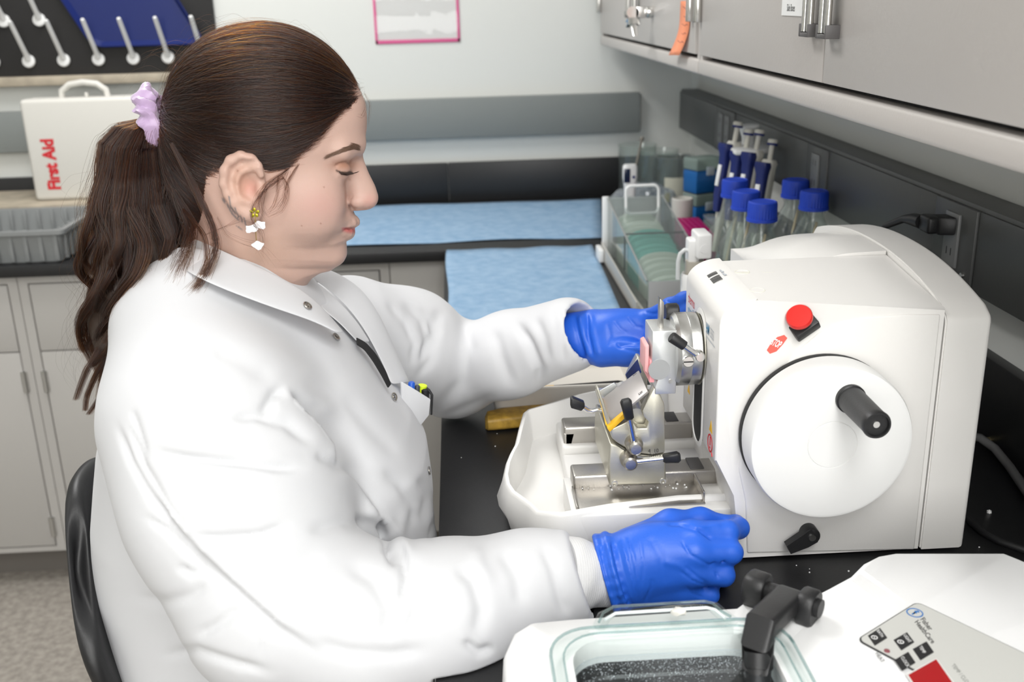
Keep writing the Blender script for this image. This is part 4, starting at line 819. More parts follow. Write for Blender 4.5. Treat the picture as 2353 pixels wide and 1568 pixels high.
# meter, bag, cup
r = thing('handheld_meter', 'white handheld meter with a dark screen standing behind the clear tank', 'meter', (.44, 2.62, CT))
b = BM(); loft(b, [[(.444 + x, 2.62 + y, z) for x, y in rrect(-w_, -.012, w_, .012, .008, 4)] for w_, z in ((.017, CT + .001), (.016, .97), (.014, 1.0), (.016, 1.025), (.0185, 1.04), (.0185, 1.068), (.015, 1.073))]); obj('meter_body', b, M['white'], r)
b = BM(); box(b, (.4265, 2.6065, 1.028), (.443, 2.6085, 1.064), .001); obj('screen', b, mat('dark_navy_screen', (.01, .02, .05), .2), r); b = BM(); lathe(b, [(0, 2.6075), (.004, 2.6075), (.004, 2.609)], (.452, 0, 1.042), 16, 'y'); obj('button', b, M['navyp'], r)
def bag(name, c, s, seed, m, label, cat):
    r_ = np.random.default_rng(seed); b = BM(); bmesh.ops.create_icosphere(b, subdivisions=4, radius=1); K = r_.normal(size=(9, 3)) * 4; ph = r_.random(9) * 6
    for v in b.verts:
        d = v.co.normalized(); f = 1 + sum(.06 * abs(math.sin(K[k][0] * d.x + K[k][1] * d.y + K[k][2] * d.z + ph[k])) for k in range(9)) - .25
        v.co = V((c[0] + d.x * s[0] * f, c[1] + d.y * s[1] * f, max(CT + .0008, c[2] + d.z * s[2] * f)))
    o = obj(name, b, m, smooth=25); return tag(o, label, cat)
bag('plastic_bag', (.50, 2.72, CT + .045), (.085, .06, .055), 3, M['bag'], 'crumpled clear plastic bag lying between the meter and the glass jars', 'bag')
r = thing('white_cup', 'white plastic cup with a translucent base behind the magenta rack', 'cup', (.562, 2.52, CT)); b = BM(); lathe(b, [(0, .001), (.024, .001), (.025, .05), (0, .05)], (.562, 2.525, CT), 28); obj('base', b, M['bag'], r); b = BM(); lathe(b, [(0, .051), (.0265, .051), (.027, .098), (.0245, .100), (.024, .075), (0, .075)], (.562, 2.525, CT), 28); obj('cup', b, M['cream'], r)
# cardboard box behind the machine
r = thing('cardboard_box', 'open white cardboard box behind the white machine', 'box', (.52, 1.52, CT))
b = BM(); x0, x1, y0, y1, zt = .408, .60, 1.42, 1.615, 1.060
for lo, hi in (((x0, y0, CT + .001), (x0 + .003, y1, zt)), ((x1 - .003, y0, CT + .001), (x1, y1, zt)), ((x0, y0, CT + .001), (x1, y0 + .003, zt)), ((x0, y1 - .003, CT + .001), (x1, y1, zt)), ((x0, y0, CT + .001), (x1, y1, CT + .004))): box(b, lo, hi)
obj('box_body', b, M['card'], r)
b = BM(); prism(b, [(x0, y1, zt), (x1, y1, zt), (x1, y1 - .075, zt + .004), (x0 + .01, y1 - .075, zt + .004)], (0, 0, .003)); fl = obj('flap', b, M['card'], r)
b = BM(); prism(b, [(x0 - .001, y1 + .001, zt), (x1, y1 + .001, zt), (x1, y1 + .001, zt + .004), (x0 - .001, y1 + .001, zt + .004)], (0, .001, 0)); prism(b, [(x0 + .001, y1, zt + .0032), (x0 + .011, y1 - .075, zt + .0072), (x0 + .0125, y1 - .075, zt + .0072), (x0 + .003, y1, zt + .0032)], (0, 0, .0006)); obj('flap_edge', b, M['kraft'], r)
b = BM(); n = 12; loft(b, [[(.475 + .10 * i / n, 1.44 + .09 * j / n, 1.068 + .006 * math.sin(i * 1.9 + j) + .010 * math.sin(j * .5) + .004 * (i % 3)) for i in range(n + 1)] for j in range(n + 1)], False, False, False); o = obj('tissue', b, M['paper'], smooth=20); tag(o, 'crumpled white tissue sticking out of the cardboard box', 'tissue')
b = BM(); prism(b, [(.535, 1.425, 1.066), (.560, 1.425, 1.066), (.560, 1.45, 1.080), (.545, 1.45, 1.084)], (0, .0, .002)); o = obj('paper_scrap', b, mat('pale_blue_paper', (.30, .48, .72), .7)); tag(o, 'small pale blue paper scrap beside the tissue in the box', 'paper')
# dispenser bottle behind the left hand
r = thing('dispenser_bottle', 'white bottle-top dispenser with a thin spout, behind the gloved left hand', 'dispenser', (.375, 1.60, CT))
b = BM(); lathe(b, [(0, .001), (.036, .001), (.038, .01), (.038, .085), (.030, .105), (.018, .112), (0, .112)], (.385, 1.60, CT), 32); obj('bottle', b, mat('milky_bottle', (.66, .70, .71), .35), r)
b = BM(); lathe(b, [(0, .113), (.020, .113), (.021, .150), (.019, .155), (.017, .150), (0, .150)], (.378, 1.60, CT), 28); obj('collar', b, M['white'], r)
b = BM(); lathe(b, [(0, .152), (.0155, .152), (.0155, .176), (0, .176)], (.379, 1.60, CT), 24); obj('clear_sleeve', b, mat('sleeve_beige', (.45, .42, .36), .3), r)
b = BM(); box(b, (.377, 1.575, 1.083), (.401, 1.625, 1.124), .004, 3); box(b, (.367, 1.59, 1.072), (.385, 1.62, 1.112), .004, 3); hd2 = obj('pump_head', b, M['white'], r)
b = BM(); lathe(b, [(0, 1.5752), (.008, 1.5752), (.0075, 1.5735), (0, 1.573)], (.389, 0, 1.1), 20, 'y'); obj('dial', b, M['white'], hd2)
b = BM(); tube(b, [(.372, 1.60, 1.092), (.362, 1.60, 1.094), (.355, 1.60, 1.088), (.352, 1.60, 1.075), (.352, 1.60, 1.045)], .0035, 10); obj('spout', b, mat('spout', (.62, .64, .64), .3), r)
# white tray with pen and brush, wooden brush
r = thing('instrument_tray', 'shallow white instrument tray behind the sectioning machine, under the left hand', 'tray', (.15, 1.50, CT))
b = BM(); x0, x1, y0, y1 = .035, .262, 1.386, 1.60
loft(b, [[(x, y, z) for x, y in rrect(x0 + e, y0 + e, x1 - e, y1 - e, .016, 5)] for e, z in ((.006, CT + .001), (0, CT + .046), (-.002, CT + .047), (-.002, CT + .050), (.003, CT + .050), (.008, CT + .006))], True, True); obj('tray_body', b, mat('tray_beige', (.66, .63, .58), .45), r)
b = BM(); p, q = V((.100, 1.420, CT + .034)), V((.235, 1.432, CT + .034)); d = q - p; tube(b, [p, p + d * .02, p + d * .1], [.002, .0035, .0036], 10); tube(b, [p + d * .12, p + d * .95, q], [.0034, .0034, .002], 10); o = thing('pen', 'black pen with a yellow band lying in the white instrument tray', 'pen', (.16, 1.425, CT + .03)); obj('barrel', b, M['black'], o)
b = BM(); tube(b, [p + d * .10, p + d * .22], [.0037, .0037], 10); obj('band', b, M['yel'], o)
b = BM(); tube(b, [(.09, 1.405, CT + .030), (.19, 1.412, CT + .030), (.215, 1.416, CT + .031)], [.0022, .0022, .0012], 8); o = obj('probe', b, mat('dark_wood', (.10, .07, .05), .5)); tag(o, 'thin dark probe lying beside the pen in the instrument tray', 'probe')
r = thing('wooden_brush', 'golden wood-handled brush lying on the black bench beside the catch tray', 'brush', (.06, 1.36, CT))
b = BM(); loft(b, [[(x, 1.362 + y - (x - .025) * -.15, CT + .0015 + z) for y, z in rrect(-w_, 0, w_, h_, min(w_, h_ / 2) * .6, 4)] for x, w_, h_ in ((.024, .010, .012), (.028, .0185, .018), (.05, .021, .020), (.12, .020, .020), (.124, .014, .014))]); obj('brush_block', b, M['gold'], r)
# cables at the right
b = BM(); tube(b, [at(px, py, z=CT + .009 + h) - V((.014, 0, 0)) for px, py, h in [(2195, 1000, .03), (2240, 998, .02), (2275, 1005, .012), (2310, 1030, .004), (2345, 1072, 0), (2400, 1150, 0), (2460, 1260, 0)]], .0058, 12); o = obj('grey_cable', b, M['cable']); tag(o, 'thick grey cable curving away behind the white machine', 'cable')
r = thing('black_cable', 'black cable looping on the bench behind the water bath', 'cable', (.6, .97, CT)); b = BM(); tube(b, [at(px, py, z=CT + .005) for px, py in [(2225, 1195), (2260, 1225), (2300, 1246), (2353, 1264), (2420, 1278), (2520, 1270)]], .0042, 10); obj('cable', b, M['black'], r)
b = BM(); a = at(2262, 1012, z=CT + .012); tube(b, [a + V((-.012, 0, 0)), a + V((-.004, 0, 0)), a + V((-.0035, 0, 0)), a + V((.008, 0, 0))], [.0012, .0014, .004, .004], 12); o = obj('brass_connector', b, mat('brass', (.32, .27, .14), .35, .8)); tag(o, 'small brass connector lying behind the white machine', 'connector')
# crumbs of wax
vs, fs = [], []
for px, py, s in [(2273, 1177, .004), (2250, 1258, .0012), (1735, 1333, .001), (1860, 1316, .0012), (1950, 1313, .0014), (1830, 1300, .001), (1860, 1308, .0008), (1138, 1026, .0012), (1142, 997, .0008), (1060, 1052, .0008)]:
    addb(at(px, py, z=CT + .001), s * .8)
me = bpy.data.meshes.new('wax_crumbs'); me.from_pydata([tuple(v) for v in vs], [], fs); o = link('wax_crumbs', me, M['paper'], None); tag(o, 'tiny white wax crumbs scattered on the bench and rail trough', 'crumbs', kind='stuff')

vs, fs = [], []
for k in range(26):
    px, py = 1330 + 250 * rng.random(), 1112 + 14 * rng.random(); addb(at(px, py, z=.9553) - mt.location, .0005 + .0011 * rng.random() ** 2)
me = bpy.data.meshes.new('wax_crumbs'); me.from_pydata([tuple(v) for v in vs], [], fs); o = link('wax_crumbs', me, M['paper'], mt, world=False); o['kind'] = 'stuff'
# ================================================================== signed-distance sculpting kit
class Field:
    def __init__(s, lo, hi, h):
        s.lo = np.array(lo, float); s.h = h; s.n = np.ceil((np.array(hi) - s.lo) / h).astype(int) + 1
        s.ax = [s.lo[i] + h * np.arange(s.n[i]) for i in range(3)]; s.F = np.full(s.n, .08, np.float32)
    def sub(s, lo, hi, pad):
        sl = []
        for i in range(3):
            a = int(max(0, math.floor((lo[i] - pad - s.lo[i]) / s.h))); b = int(min(s.n[i], math.ceil((hi[i] + pad - s.lo[i]) / s.h) + 1)); sl.append(slice(a, max(b, a)))
        return tuple(sl)
    def xyz(s, sl): return (s.ax[0][sl[0]][:, None, None].astype(np.float32), s.ax[1][sl[1]][None, :, None].astype(np.float32), s.ax[2][sl[2]][None, None, :].astype(np.float32))
    def put(s, fn, lo, hi, k=.01, op='u', pad=None):
        sl = s.sub(lo, hi, pad if pad is not None else k * 2 + .02); X = s.xyz(sl); d = fn(*X).astype(np.float32); A = s.F[sl]
        if 0 in A.shape: return
        if op == 's': d = -d
        if k > 0:
            sg = 1 if op == 'u' else -1
            h = np.maximum(k - np.abs(A - d), 0) / k; m = np.minimum(A, d) if op == 'u' else np.maximum(A, d); s.F[sl] = m - sg * h * h * k * .25
        else: s.F[sl] = np.minimum(A, d) if op == 'u' else np.maximum(A, d)
    def cone(s, a, b, ra, rb, k=.01, op='u', sy=1.):
        a, b = np.array(a, float), np.array(b, float); ba = b - a; L = max(ba @ ba, 1e-12)
        def fn(x, y, z):
            px, py, pz = x - a[0], y - a[1], z - a[2]; t = np.clip((px * ba[0] + py * ba[1] + pz * ba[2]) / L, 0, 1)
            return np.sqrt((px - ba[0] * t) ** 2 + ((py - ba[1] * t) / sy) ** 2 + (pz - ba[2] * t) ** 2) - (ra + (rb - ra) * t)
        r = max(ra, rb) * max(1, sy); s.put(fn, np.minimum(a, b) - r, np.maximum(a, b) + r, k, op)
    def chain(s, P, R, k=.01, op='u', sy=1.):
        for i in range(len(P) - 1): s.cone(P[i], P[i + 1], R[i], R[i + 1], k, op, sy)
    def ell(s, c, r, k=.01, op='u', rot=None):
        c = np.array(c, float); r = np.array(r, float); m = r.min(); q = np.array(rot) if rot is not None else None
        def fn(x, y, z):
            dx, dy, dz = x - c[0], y - c[1], z - c[2]
            if q is not None: dx, dy, dz = q[0][0] * dx + q[1][0] * dy + q[2][0] * dz, q[0][1] * dx + q[1][1] * dy + q[2][1] * dz, q[0][2] * dx + q[1][2] * dy + q[2][2] * dz
            k0 = np.sqrt((dx / r[0]) ** 2 + (dy / r[1]) ** 2 + (dz / r[2]) ** 2); k1 = np.sqrt((dx / r[0] ** 2) ** 2 + (dy / r[1] ** 2) ** 2 + (dz / r[2] ** 2) ** 2)
            return k0 * (k0 - 1) / np.maximum(k1, 1e-6)
        R = r.max() if q is not None else r; s.put(fn, c - R, c + R, k, op)
    def mesh(s):
        F = s.F; ins = F < 0; nx, ny, nz = F.shape
        c = np.zeros((nx - 1, ny - 1, nz - 1), np.int8); corner = [(i, j, k) for i in (0, 1) for j in (0, 1) for k in (0, 1)]
        sub = lambda A, o: A[o[0]:nx - 1 + o[0], o[1]:ny - 1 + o[1], o[2]:nz - 1 + o[2]]
        for o in corner: c += sub(ins, o)
        act = (c > 0) & (c < 8); I = np.argwhere(act); idx = np.full(act.shape, -1, np.int64); idx[act] = np.arange(len(I))
        val = np.stack([F[I[:, 0] + o[0], I[:, 1] + o[1], I[:, 2] + o[2]] for o in corner], 1).astype(np.float64)
        acc = np.zeros((len(I), 3)); cnt = np.zeros(len(I)); C8 = np.array(corner, float)
        for a in range(8):
            for b in range(a + 1, 8):
                if abs(C8[a] - C8[b]).sum() != 1: continue
                m = (val[:, a] < 0) != (val[:, b] < 0); t = val[m, a] / (val[m, a] - val[m, b]); acc[m] += C8[a] + (C8[b] - C8[a]) * t[:, None]; cnt[m] += 1
        P = s.lo + (I + acc / cnt[:, None]) * s.h
        faces = []
        for ax in range(3):
            o1, o2 = [(1, 2), (2, 0), (0, 1)][ax]
            sl = [slice(1, -1)] * 3; sl[ax] = slice(0, -1); A = ins[tuple(sl)]; sl2 = list(sl); sl2[ax] = slice(1, None); B = ins[tuple(sl2)]
            E = np.argwhere(A != B); off = np.array([1, 1, 1]); off[ax] = 0; E = E + off; flip = ins[E[:, 0], E[:, 1], E[:, 2]]
            def g(d1, d2): q = E.copy(); q[:, o1] -= d1; q[:, o2] -= d2; return idx[q[:, 0], q[:, 1], q[:, 2]]
            Q = np.stack([g(1, 1), g(0, 1), g(0, 0), g(1, 0)], 1); Q[~flip] = Q[~flip][:, ::-1]; faces.append(Q)
        return P, np.concatenate(faces)
def normals(P, Q):
    n = np.cross(P[Q[:, 2]] - P[Q[:, 0]], P[Q[:, 3]] - P[Q[:, 1]]); N = np.zeros_like(P)
    for k in range(4):
        for a in range(3): N[:, a] += np.bincount(Q[:, k], n[:, a], len(P))
    return N / np.maximum(np.linalg.norm(N, axis=1, keepdims=True), 1e-9)
def smooth(P, Q, it=1, lam=.5):
    for _ in range(it):
        S_ = np.zeros_like(P); c = np.zeros(len(P))
        for k in range(4):
            a, b = Q[:, k], Q[:, (k + 1) % 4]
            for ax in range(3): S_[:, ax] += np.bincount(a, P[b, ax], len(P)) + np.bincount(b, P[a, ax], len(P))
            c += np.bincount(a, minlength=len(P)) + np.bincount(b, minlength=len(P))
        P = P + lam * (S_ / c[:, None] - P)
    return P
def pix(P):
    q = (P - np.array([0, 0, CZ])) @ RC; return np.stack([CX + FPX * q[:, 0] / -q[:, 2], CY - FPX * q[:, 1] / -q[:, 2]], 1)
def facing(P, N):
    v = np.array([0, 0, CZ]) - P; return (v * N).sum(1) / np.linalg.norm(v, axis=1)
def seg_dist(uv, line):
    L = np.array(line, float); best = np.full(len(uv), 1e9); sgn = np.zeros(len(uv)); tt = np.zeros(len(uv)); n = len(L) - 1
    for i in range(n):
        a, b = L[i], L[i + 1]; d = b - a; t = np.clip(((uv - a) @ d) / (d @ d), 0, 1); e = uv - a - t[:, None] * d; r = np.hypot(e[:, 0], e[:, 1]); m = r < best
        best[m] = r[m]; sgn[m] = np.sign(d[0] * e[m, 1] - d[1] * e[m, 0]); tt[m] = (i + t[m]) / n
    return best, sgn, tt
def to_mesh(name, P, Q, mt, parent, smoothed=True):
    me = bpy.data.meshes.new(name); me.vertices.add(len(P)); me.loops.add(len(Q) * 4); me.polygons.add(len(Q))
    off = np.array(root_of(parent).location) if parent else 0
    me.vertices.foreach_set('co', (P - off).astype(np.float32).ravel()); me.loops.foreach_set('vertex_index', Q.astype(np.int32).ravel())
    me.polygons.foreach_set('loop_start', np.arange(0, len(Q) * 4, 4, dtype=np.int32)); me.update(calc_edges=True); me.shade_smooth()
    me.materials.append(mt); o = bpy.data.objects.new(name, me); COL.objects.link(o)
    if parent: o.parent = parent
    return o
def strands(name, P, rad, mt, parent, taper=True, root=False):
    N_, K, _ = P.shape; hc = bpy.data.hair_curves.new(name); hc.add_curves([K] * N_); off = np.array(root_of(parent).location)
    hc.position_data.foreach_set('vector', (P - off).astype(np.float32).ravel())
    r = np.broadcast_to(np.asarray(rad, np.float32).reshape(-1, 1), (N_, K)).copy()
    if root: r *= np.clip(.12 + np.linspace(0, 1, K) * 6, 0, 1)[None]
    if taper: t = np.linspace(0, 1, K); r *= np.clip(1.15 - t ** 3, .15, 1)[None]
    at_ = hc.attributes.get('radius') or hc.attributes.new('radius', 'FLOAT', 'POINT'); at_.data.foreach_set('value', r.astype(np.float32).ravel())
    hc.materials.append(mt); o = bpy.data.objects.new(name, hc); COL.objects.link(o); o.parent = parent; o['kind'] = 'stuff'; return o
H = lambda px, py, y=1.12: np.array(at(px, py, y=y))
YM = 1.12
# ------------------------------------------------------------------ materials of the figure
def skin_mat():
    m = mat('skin', (.7, .45, .37), .46, sss=.12, bump=.10, bscale=900, spec=.35); nt = m.node_tree; a = nt.nodes.new('ShaderNodeVertexColor'); a.layer_name = 'Col'
    nt.links.new(a.outputs[0], nt.nodes['Principled BSDF'].inputs['Base Color']); return m
def hair_mat():
    m = bpy.data.materials.new('brown_hair'); m.use_nodes = True; nt = m.node_tree; nt.nodes.clear()
    h = nt.nodes.new('ShaderNodeBsdfHairPrincipled'); o = nt.nodes.new('ShaderNodeOutputMaterial'); h.parametrization = 'MELANIN'
    h.inputs['Melanin'].default_value = .80; h.inputs['Melanin Redness'].default_value = .48; h.inputs['Roughness'].default_value = .30; h.inputs['Radial Roughness'].default_value = .45
    h.inputs['Random Color'].default_value = .22; h.inputs['Random Roughness'].default_value = .2; nt.links.new(h.outputs[0], o.inputs[0]); return m
SKIN = skin_mat(); HAIR = hair_mat(); CAPM = mat('hair_base', (.030, .018, .012), .55)
def coat_mat():
    m = mat('lab_coat', (.63, .635, .655), .85, sheen=.10, bump=.05, bscale=1400); return m
COAT = coat_mat(); GLOVE = mat('blue_nitrile', (.018, .115, .62), .42, bump=.06, bscale=500, spec=.45)
person = thing('person', 'seated person in a white lab coat and blue gloves facing the sectioning machine', 'person', (-.25, 1.12, .0))
# ------------------------------------------------------------------ head
hf = Field((-.345, 1.02, 1.125), (-.075, 1.22, 1.49), .0015)
PXM = .000461
lev = np.array([140, 165, 190, 215, 240, 270, 300, 330, 352, 368, 385, 420, 450, 478, 498, 510, 522, 545, 556, 570, 588, 600, 607, 612])
fpx = np.array([735, 776, 804, 822, 834, 838, 838, 834, 823, 814, 806, 799, 799, 805, 816, 815, 804, 797, 784, 779, 777, 764, 745, 715])
wid = np.array([.030, .045, .054, .060, .064, .067, .069, .071, .0715, .0715, .0715, .071, .0695, .067, .0645, .0630, .061, .056, .0535, .0500, .044, .037, .030, .018])
zl = np.array([H(800, p)[2] for p in lev]); xl_ = np.array([H(f_, p)[0] for f_, p in zip(fpx, lev)]); xb0 = H(560, 430)[0]; xj = H(770, 500)[0]; zj0 = H(770, 470)[2]
def face_fn(x, y, z):
    zz = z - .20 * np.maximum(0, xj - x) * np.clip((zj0 - z) / .05, 0, 1) + 0 * y; o = np.argsort(zl); xf = np.interp(zz, zl[o], xl_[o]); w_ = np.interp(zz, zl[o], wid[o]); a = np.maximum(xf - xb0, .01); dx = np.where(x > xb0, (x - xb0) / a, (xb0 - x) / .05); dy = np.abs(y - YM) / w_
    r = (dx ** 2.35 + dy ** 2.35 + 1e-9) ** (1 / 2.35); f = (r - 1) * np.minimum(a, w_) * .8
    return np.maximum(np.maximum(f, zl.min() - zz), zz - zl.max())
hf.put(face_fn, (-.30, 1.04, 1.19), (-.08, 1.20, 1.43), .012)
hf.ell(H(603, 268), (.098, .073, .083), .02)
hf.cone(H(578, 545), H(560, 730), .056, .058, .025); hf.cone(H(655, 580), H(600, 640), .026, .045, .03); hf.cone(H(730, 573), H(660, 582), .0165, .028, .03)
hf.ell(H(763, 580), (.0118, .019, .0125), .010)                                                   # chin
for s in (1, -1):
    Y = lambda v: YM - s * v
    hf.ell(H(715, 465, Y(.042)), (.030, .022, .034), .02)                                        # cheek
    hf.cone(H(815, 338, Y(.012)), H(786, 348, Y(.042)), .0070, .0075, .014)                      # brow
    hf.ell(H(818, 392, Y(.027)), (.0108, .011, .010), .010, 's')                                  # orbit
    hf.ell(H(780, 391, Y(.031)), (.0120, .0120, .0108), .007)                                    # lids over the eye
    hf.ell(H(823, 463, Y(.0118)), (.0098, .0072, .0074), .004); hf.ell(H(838, 459, Y(.006)), (.0125, .0095, .0095), .005)                                   # nostril wing
NB = [(813, 352), (817, 372), (824, 393), (833, 418), (840, 437), (845, 454)]; NR = [.0055, .0058, .0066, .0080, .0095, .0106]
hf.chain([H(*p) for p in NB], NR, .007); hf.chain([H(p[0] - 14, p[1]) for p in NB], [.009, .0100, .0110, .0112, .0108, .0100], .008)
hf.cone(H(839, 464), H(820, 473), .0058, .0048, .005)
for s in (1, -1):
    Y = lambda v: YM - s * v
    hf.ell(H(830, 478, Y(.0080)), (.0055, .0030, .0032), .002, 's')                              # nostrils
    U = [(813, 511, .0), (806, 514, .010), (796, 519, .018), (784, 524, .024)]; L_ = [(799, 534, 0), (795, 533, .010), (789, 530, .017), (783, 525, .023)]
    hf.chain([H(a, b, Y(v)) for a, b, v in U], [.0058, .0052, .0036, .002], .004); hf.chain([H(a, b, Y(v)) for a, b, v in L_], [.0072, .0066, .0045, .002], .004)
    hf.chain([H(a + 12, b, Y(v)) for a, b, v in [(808, 522.5, 0), (800, 523, .010), (790, 524, .018), (778, 526, .025)]], [.0022, .0018, .0015, .001], .0015, 's')
# ear
for s in (1, -1):
    ye = lambda d: YM - s * (.0715 + d); E_ = lambda px, py, d=0.: H(px, py, ye(d))
    if s < 0: E_ = lambda px, py, d=0.: np.array([H(px, py, YM - .0715)[0], YM + .0715 + d, H(px, py, YM - .0715)[2]])
    hf.ell(E_(562, 425, .004), (.021, .006, .031), .006)
    hel = [(600, 402), (592, 382), (577, 366), (553, 360), (531, 370), (518, 393), (516, 422), (525, 447), (537, 466), (552, 480), (566, 492)]
    hf.chain([E_(a, b, .010 if i < 9 else .008) for i, (a, b) in enumerate(hel)], [.0035, .0042, .0048, .0052, .0054, .0054, .0052, .005, .005, .0055, .006], .004)
    hf.ell(E_(580, 490, .006), (.0100, .0058, .0095), .006)
    hf.chain([E_(a, b, .009) for a, b in [(578, 385), (558, 392), (545, 412), (545, 438), (556, 458), (572, 466)]], [.0036, .0042, .0044, .0044, .004, .0035], .005)
    hf.ell(E_(572, 430, .013), (.0095, .0085, .0125), .004, 's'); hf.ell(E_(600, 438, .007), (.0048, .0050, .0062), .005)
    hf.chain([E_(a, b, .0155) for a, b in [(585, 375), (556, 376), (535, 392), (531, 420), (540, 446)]], [.003, .0034, .0036, .0034, .002], .003, 's')
hp, hq = hf.mesh(); hp = smooth(hp, hq, 2, .45); hn = normals(hp, hq); uv = pix(hp)
near = (hp[:, 1] < YM + .01)
def fold(P, N, uv, line, w, amp, mode='v', mask=None, ends=.12):
    d, s, t = seg_dist(uv, line); e = np.clip(np.minimum(t, 1 - t) / max(ends, 1e-3), 0, 1); e = e * e * (3 - 2 * e)
    if mode == 'v': g = -np.exp(-(d / w) ** 2)
    elif mode == 'r': g = np.exp(-(d / w) ** 2)
    else: x = d * s / w; g = np.where(np.abs(x) < 6, np.sign(x) * (1 - np.exp(-np.abs(x) * 3)) * np.exp(-np.abs(x) * .55), 0)
    m = np.clip(facing(P, N) * 4 + .6, 0, 1) * e * (1 if mask is None else mask); return P + N * (g * m * amp)[:, None]
fm = near & (uv[:, 0] > 640)
hp = fold(hp, hn, uv, [(812, 446), (805, 456), (803, 468), (808, 478), (818, 482)], 3.0, .0009, 'v', fm)
hp = fold(hp, hn, uv, [(800, 482), (790, 498), (777, 522), (764, 548), (757, 563)], 8, .0005, 'v', fm)
hp = fold(hp, hn, uv, [(768, 384), (780, 377), (795, 374), (808, 376)], 3, .0014, 'v', fm); hp = fold(hp, hn, uv, [(773, 394), (785, 399), (798, 400), (809, 396)], 2.6, .0016, 'v', fm); hp = fold(hp, hn, uv, [(776, 408), (795, 416), (806, 414)], 5, .0008, 'v', fm)
body = to_mesh('body', hp, hq, SKIN, person)
# pigment per vertex, with shade painted in under the lashes
base = np.array([.535, .362, .302]); col = np.tile(base, (len(hp), 1))
def blotch(c, r, rgb, k, m=near):
    d = np.hypot((uv[:, 0] - c[0]) / r[0], (uv[:, 1] - c[1]) / r[1]); a = (np.exp(-d ** 2 * 1.2) * k * m)[:, None]; col[:] = col * (1 - a) + np.array(rgb) * a
def stroke(line, w, rgb, k, m=near):
    d, s, t = seg_dist(uv, line); a = (np.clip(1.4 - d / w, 0, 1) * k * m)[:, None]; col[:] = col * (1 - a) + np.array(rgb) * a
blotch((735, 470), (60, 45), (.54, .30, .265), .5); blotch((850, 462), (22, 22), (.54, .28, .245), .55); blotch((555, 425), (42, 60), (.56, .33, .24), .65); blotch((575, 432), (20, 22), (.55, .22, .18), .5)
blotch((600, 580), (90, 60), (.53, .345, .25), .45); blotch((790, 380), (34, 13), (.40, .19, .12), .85); blotch((800, 400), (20, 14), (.42, .25, .20), .5)  # last blotch is painted shade below the lashes
lipn = np.clip(1.35 - seg_dist(uv, [(813, 530), (805, 530), (798, 528.5), (791, 526)])[0] / 7.0, 0, 1) * np.clip((uv[:, 1] - np.interp(uv[:, 0], [785, 800, 826], [522, 520.5, 517])) / 3, 0, 1) * near * (uv[:, 0] > 785)
col = col * (1 - lipn[:, None] * .9) + np.array([.52, .125, .12]) * lipn[:, None] * .9
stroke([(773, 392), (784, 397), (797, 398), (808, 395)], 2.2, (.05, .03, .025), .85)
for c, r in (((737, 514), 2), ((745, 430), 1.6), ((694, 519), 1.5), ((546, 393), 2.2)): blotch(c, (r, r), (.25, .12, .08), .8)
for l_, w_ in (([(513, 458), (516, 464)], 3), ([(527, 452), (530, 475), (540, 490)], 2), ([(522, 470), (534, 492), (548, 506)], 2), ([(540, 478), (548, 500)], 1.6), ([(552, 496), (558, 512)], 1.5), ([(545, 520), (556, 528)], 1.3), ([(560, 500), (566, 520)], 1.3)): stroke(l_, w_, (.10, .12, .14), .75)
# store the vertex colours
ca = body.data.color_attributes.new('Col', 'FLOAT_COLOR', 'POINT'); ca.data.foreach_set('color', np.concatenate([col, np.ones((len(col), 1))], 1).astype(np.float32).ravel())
# trunk, hips and legs of the same figure, hidden by the clothes
def limb_bm():
    f = Field((-.46, .86, .02), (.32, 1.40, 1.21), .009)
    f.chain([(-.275, 1.12, 1.19), (-.27, 1.12, 1.08), (-.235, 1.12, .92), (-.25, 1.12, .74)], [.05, .11, .125, .125], .03, sy=1.2)
    for s in (-1, 1):
        f.chain([(-.24, 1.12 + s * .10, .68), (.10, 1.12 + s * .11, .66)], [.080, .058], .03); f.chain([(.10, 1.12 + s * .11, .655), (.02, 1.12 + s * .10, .26)], [.055, .036], .02); f.chain([(.0, 1.12 + s * .10, .235), (.12, 1.12 + s * .11, .222)], [.036, .026], .01)
    f.chain([(-.262, .965, 1.10), (-.175, .875, .93), (.10, .9, .93)], [.045, .038, .026], .02); f.chain([(-.15, 1.28, 1.07), (-.02, 1.40, .965), (.09, 1.31, 1.04)], [.042, .036, .024], .02)
    return f.mesh()
tp, tq = limb_bm(); me2 = bpy.data.meshes.new('tmp'); me2.from_pydata((tp - np.array(person.location)).tolist(), [], tq.tolist()); me2.shade_smooth()
ca2 = me2.color_attributes.new('Col', 'FLOAT_COLOR', 'POINT'); ca2.data.foreach_set('color', np.tile([.535, .362, .302, 1.], (len(tp), 1)).astype(np.float32).ravel())
bb = BM(); bb.from_mesh(body.data); bb.from_mesh(me2); bb.to_mesh(body.data); bb.free(); body.data.shade_smooth()
from mathutils.bvhtree import BVHTree
def bvh(P, Q): return BVHTree.FromPolygons(P.tolist(), Q.tolist())
def cast(tree, px, py):
    d = V(RC @ np.array([(px - CX) / FPX, -(py - CY) / FPX, -1.])).normalized(); h = tree.ray_cast(V((0, 0, CZ)), d); return (h[0], h[1]) if h[0] else (None, None)
htree = bvh(hp, hq)
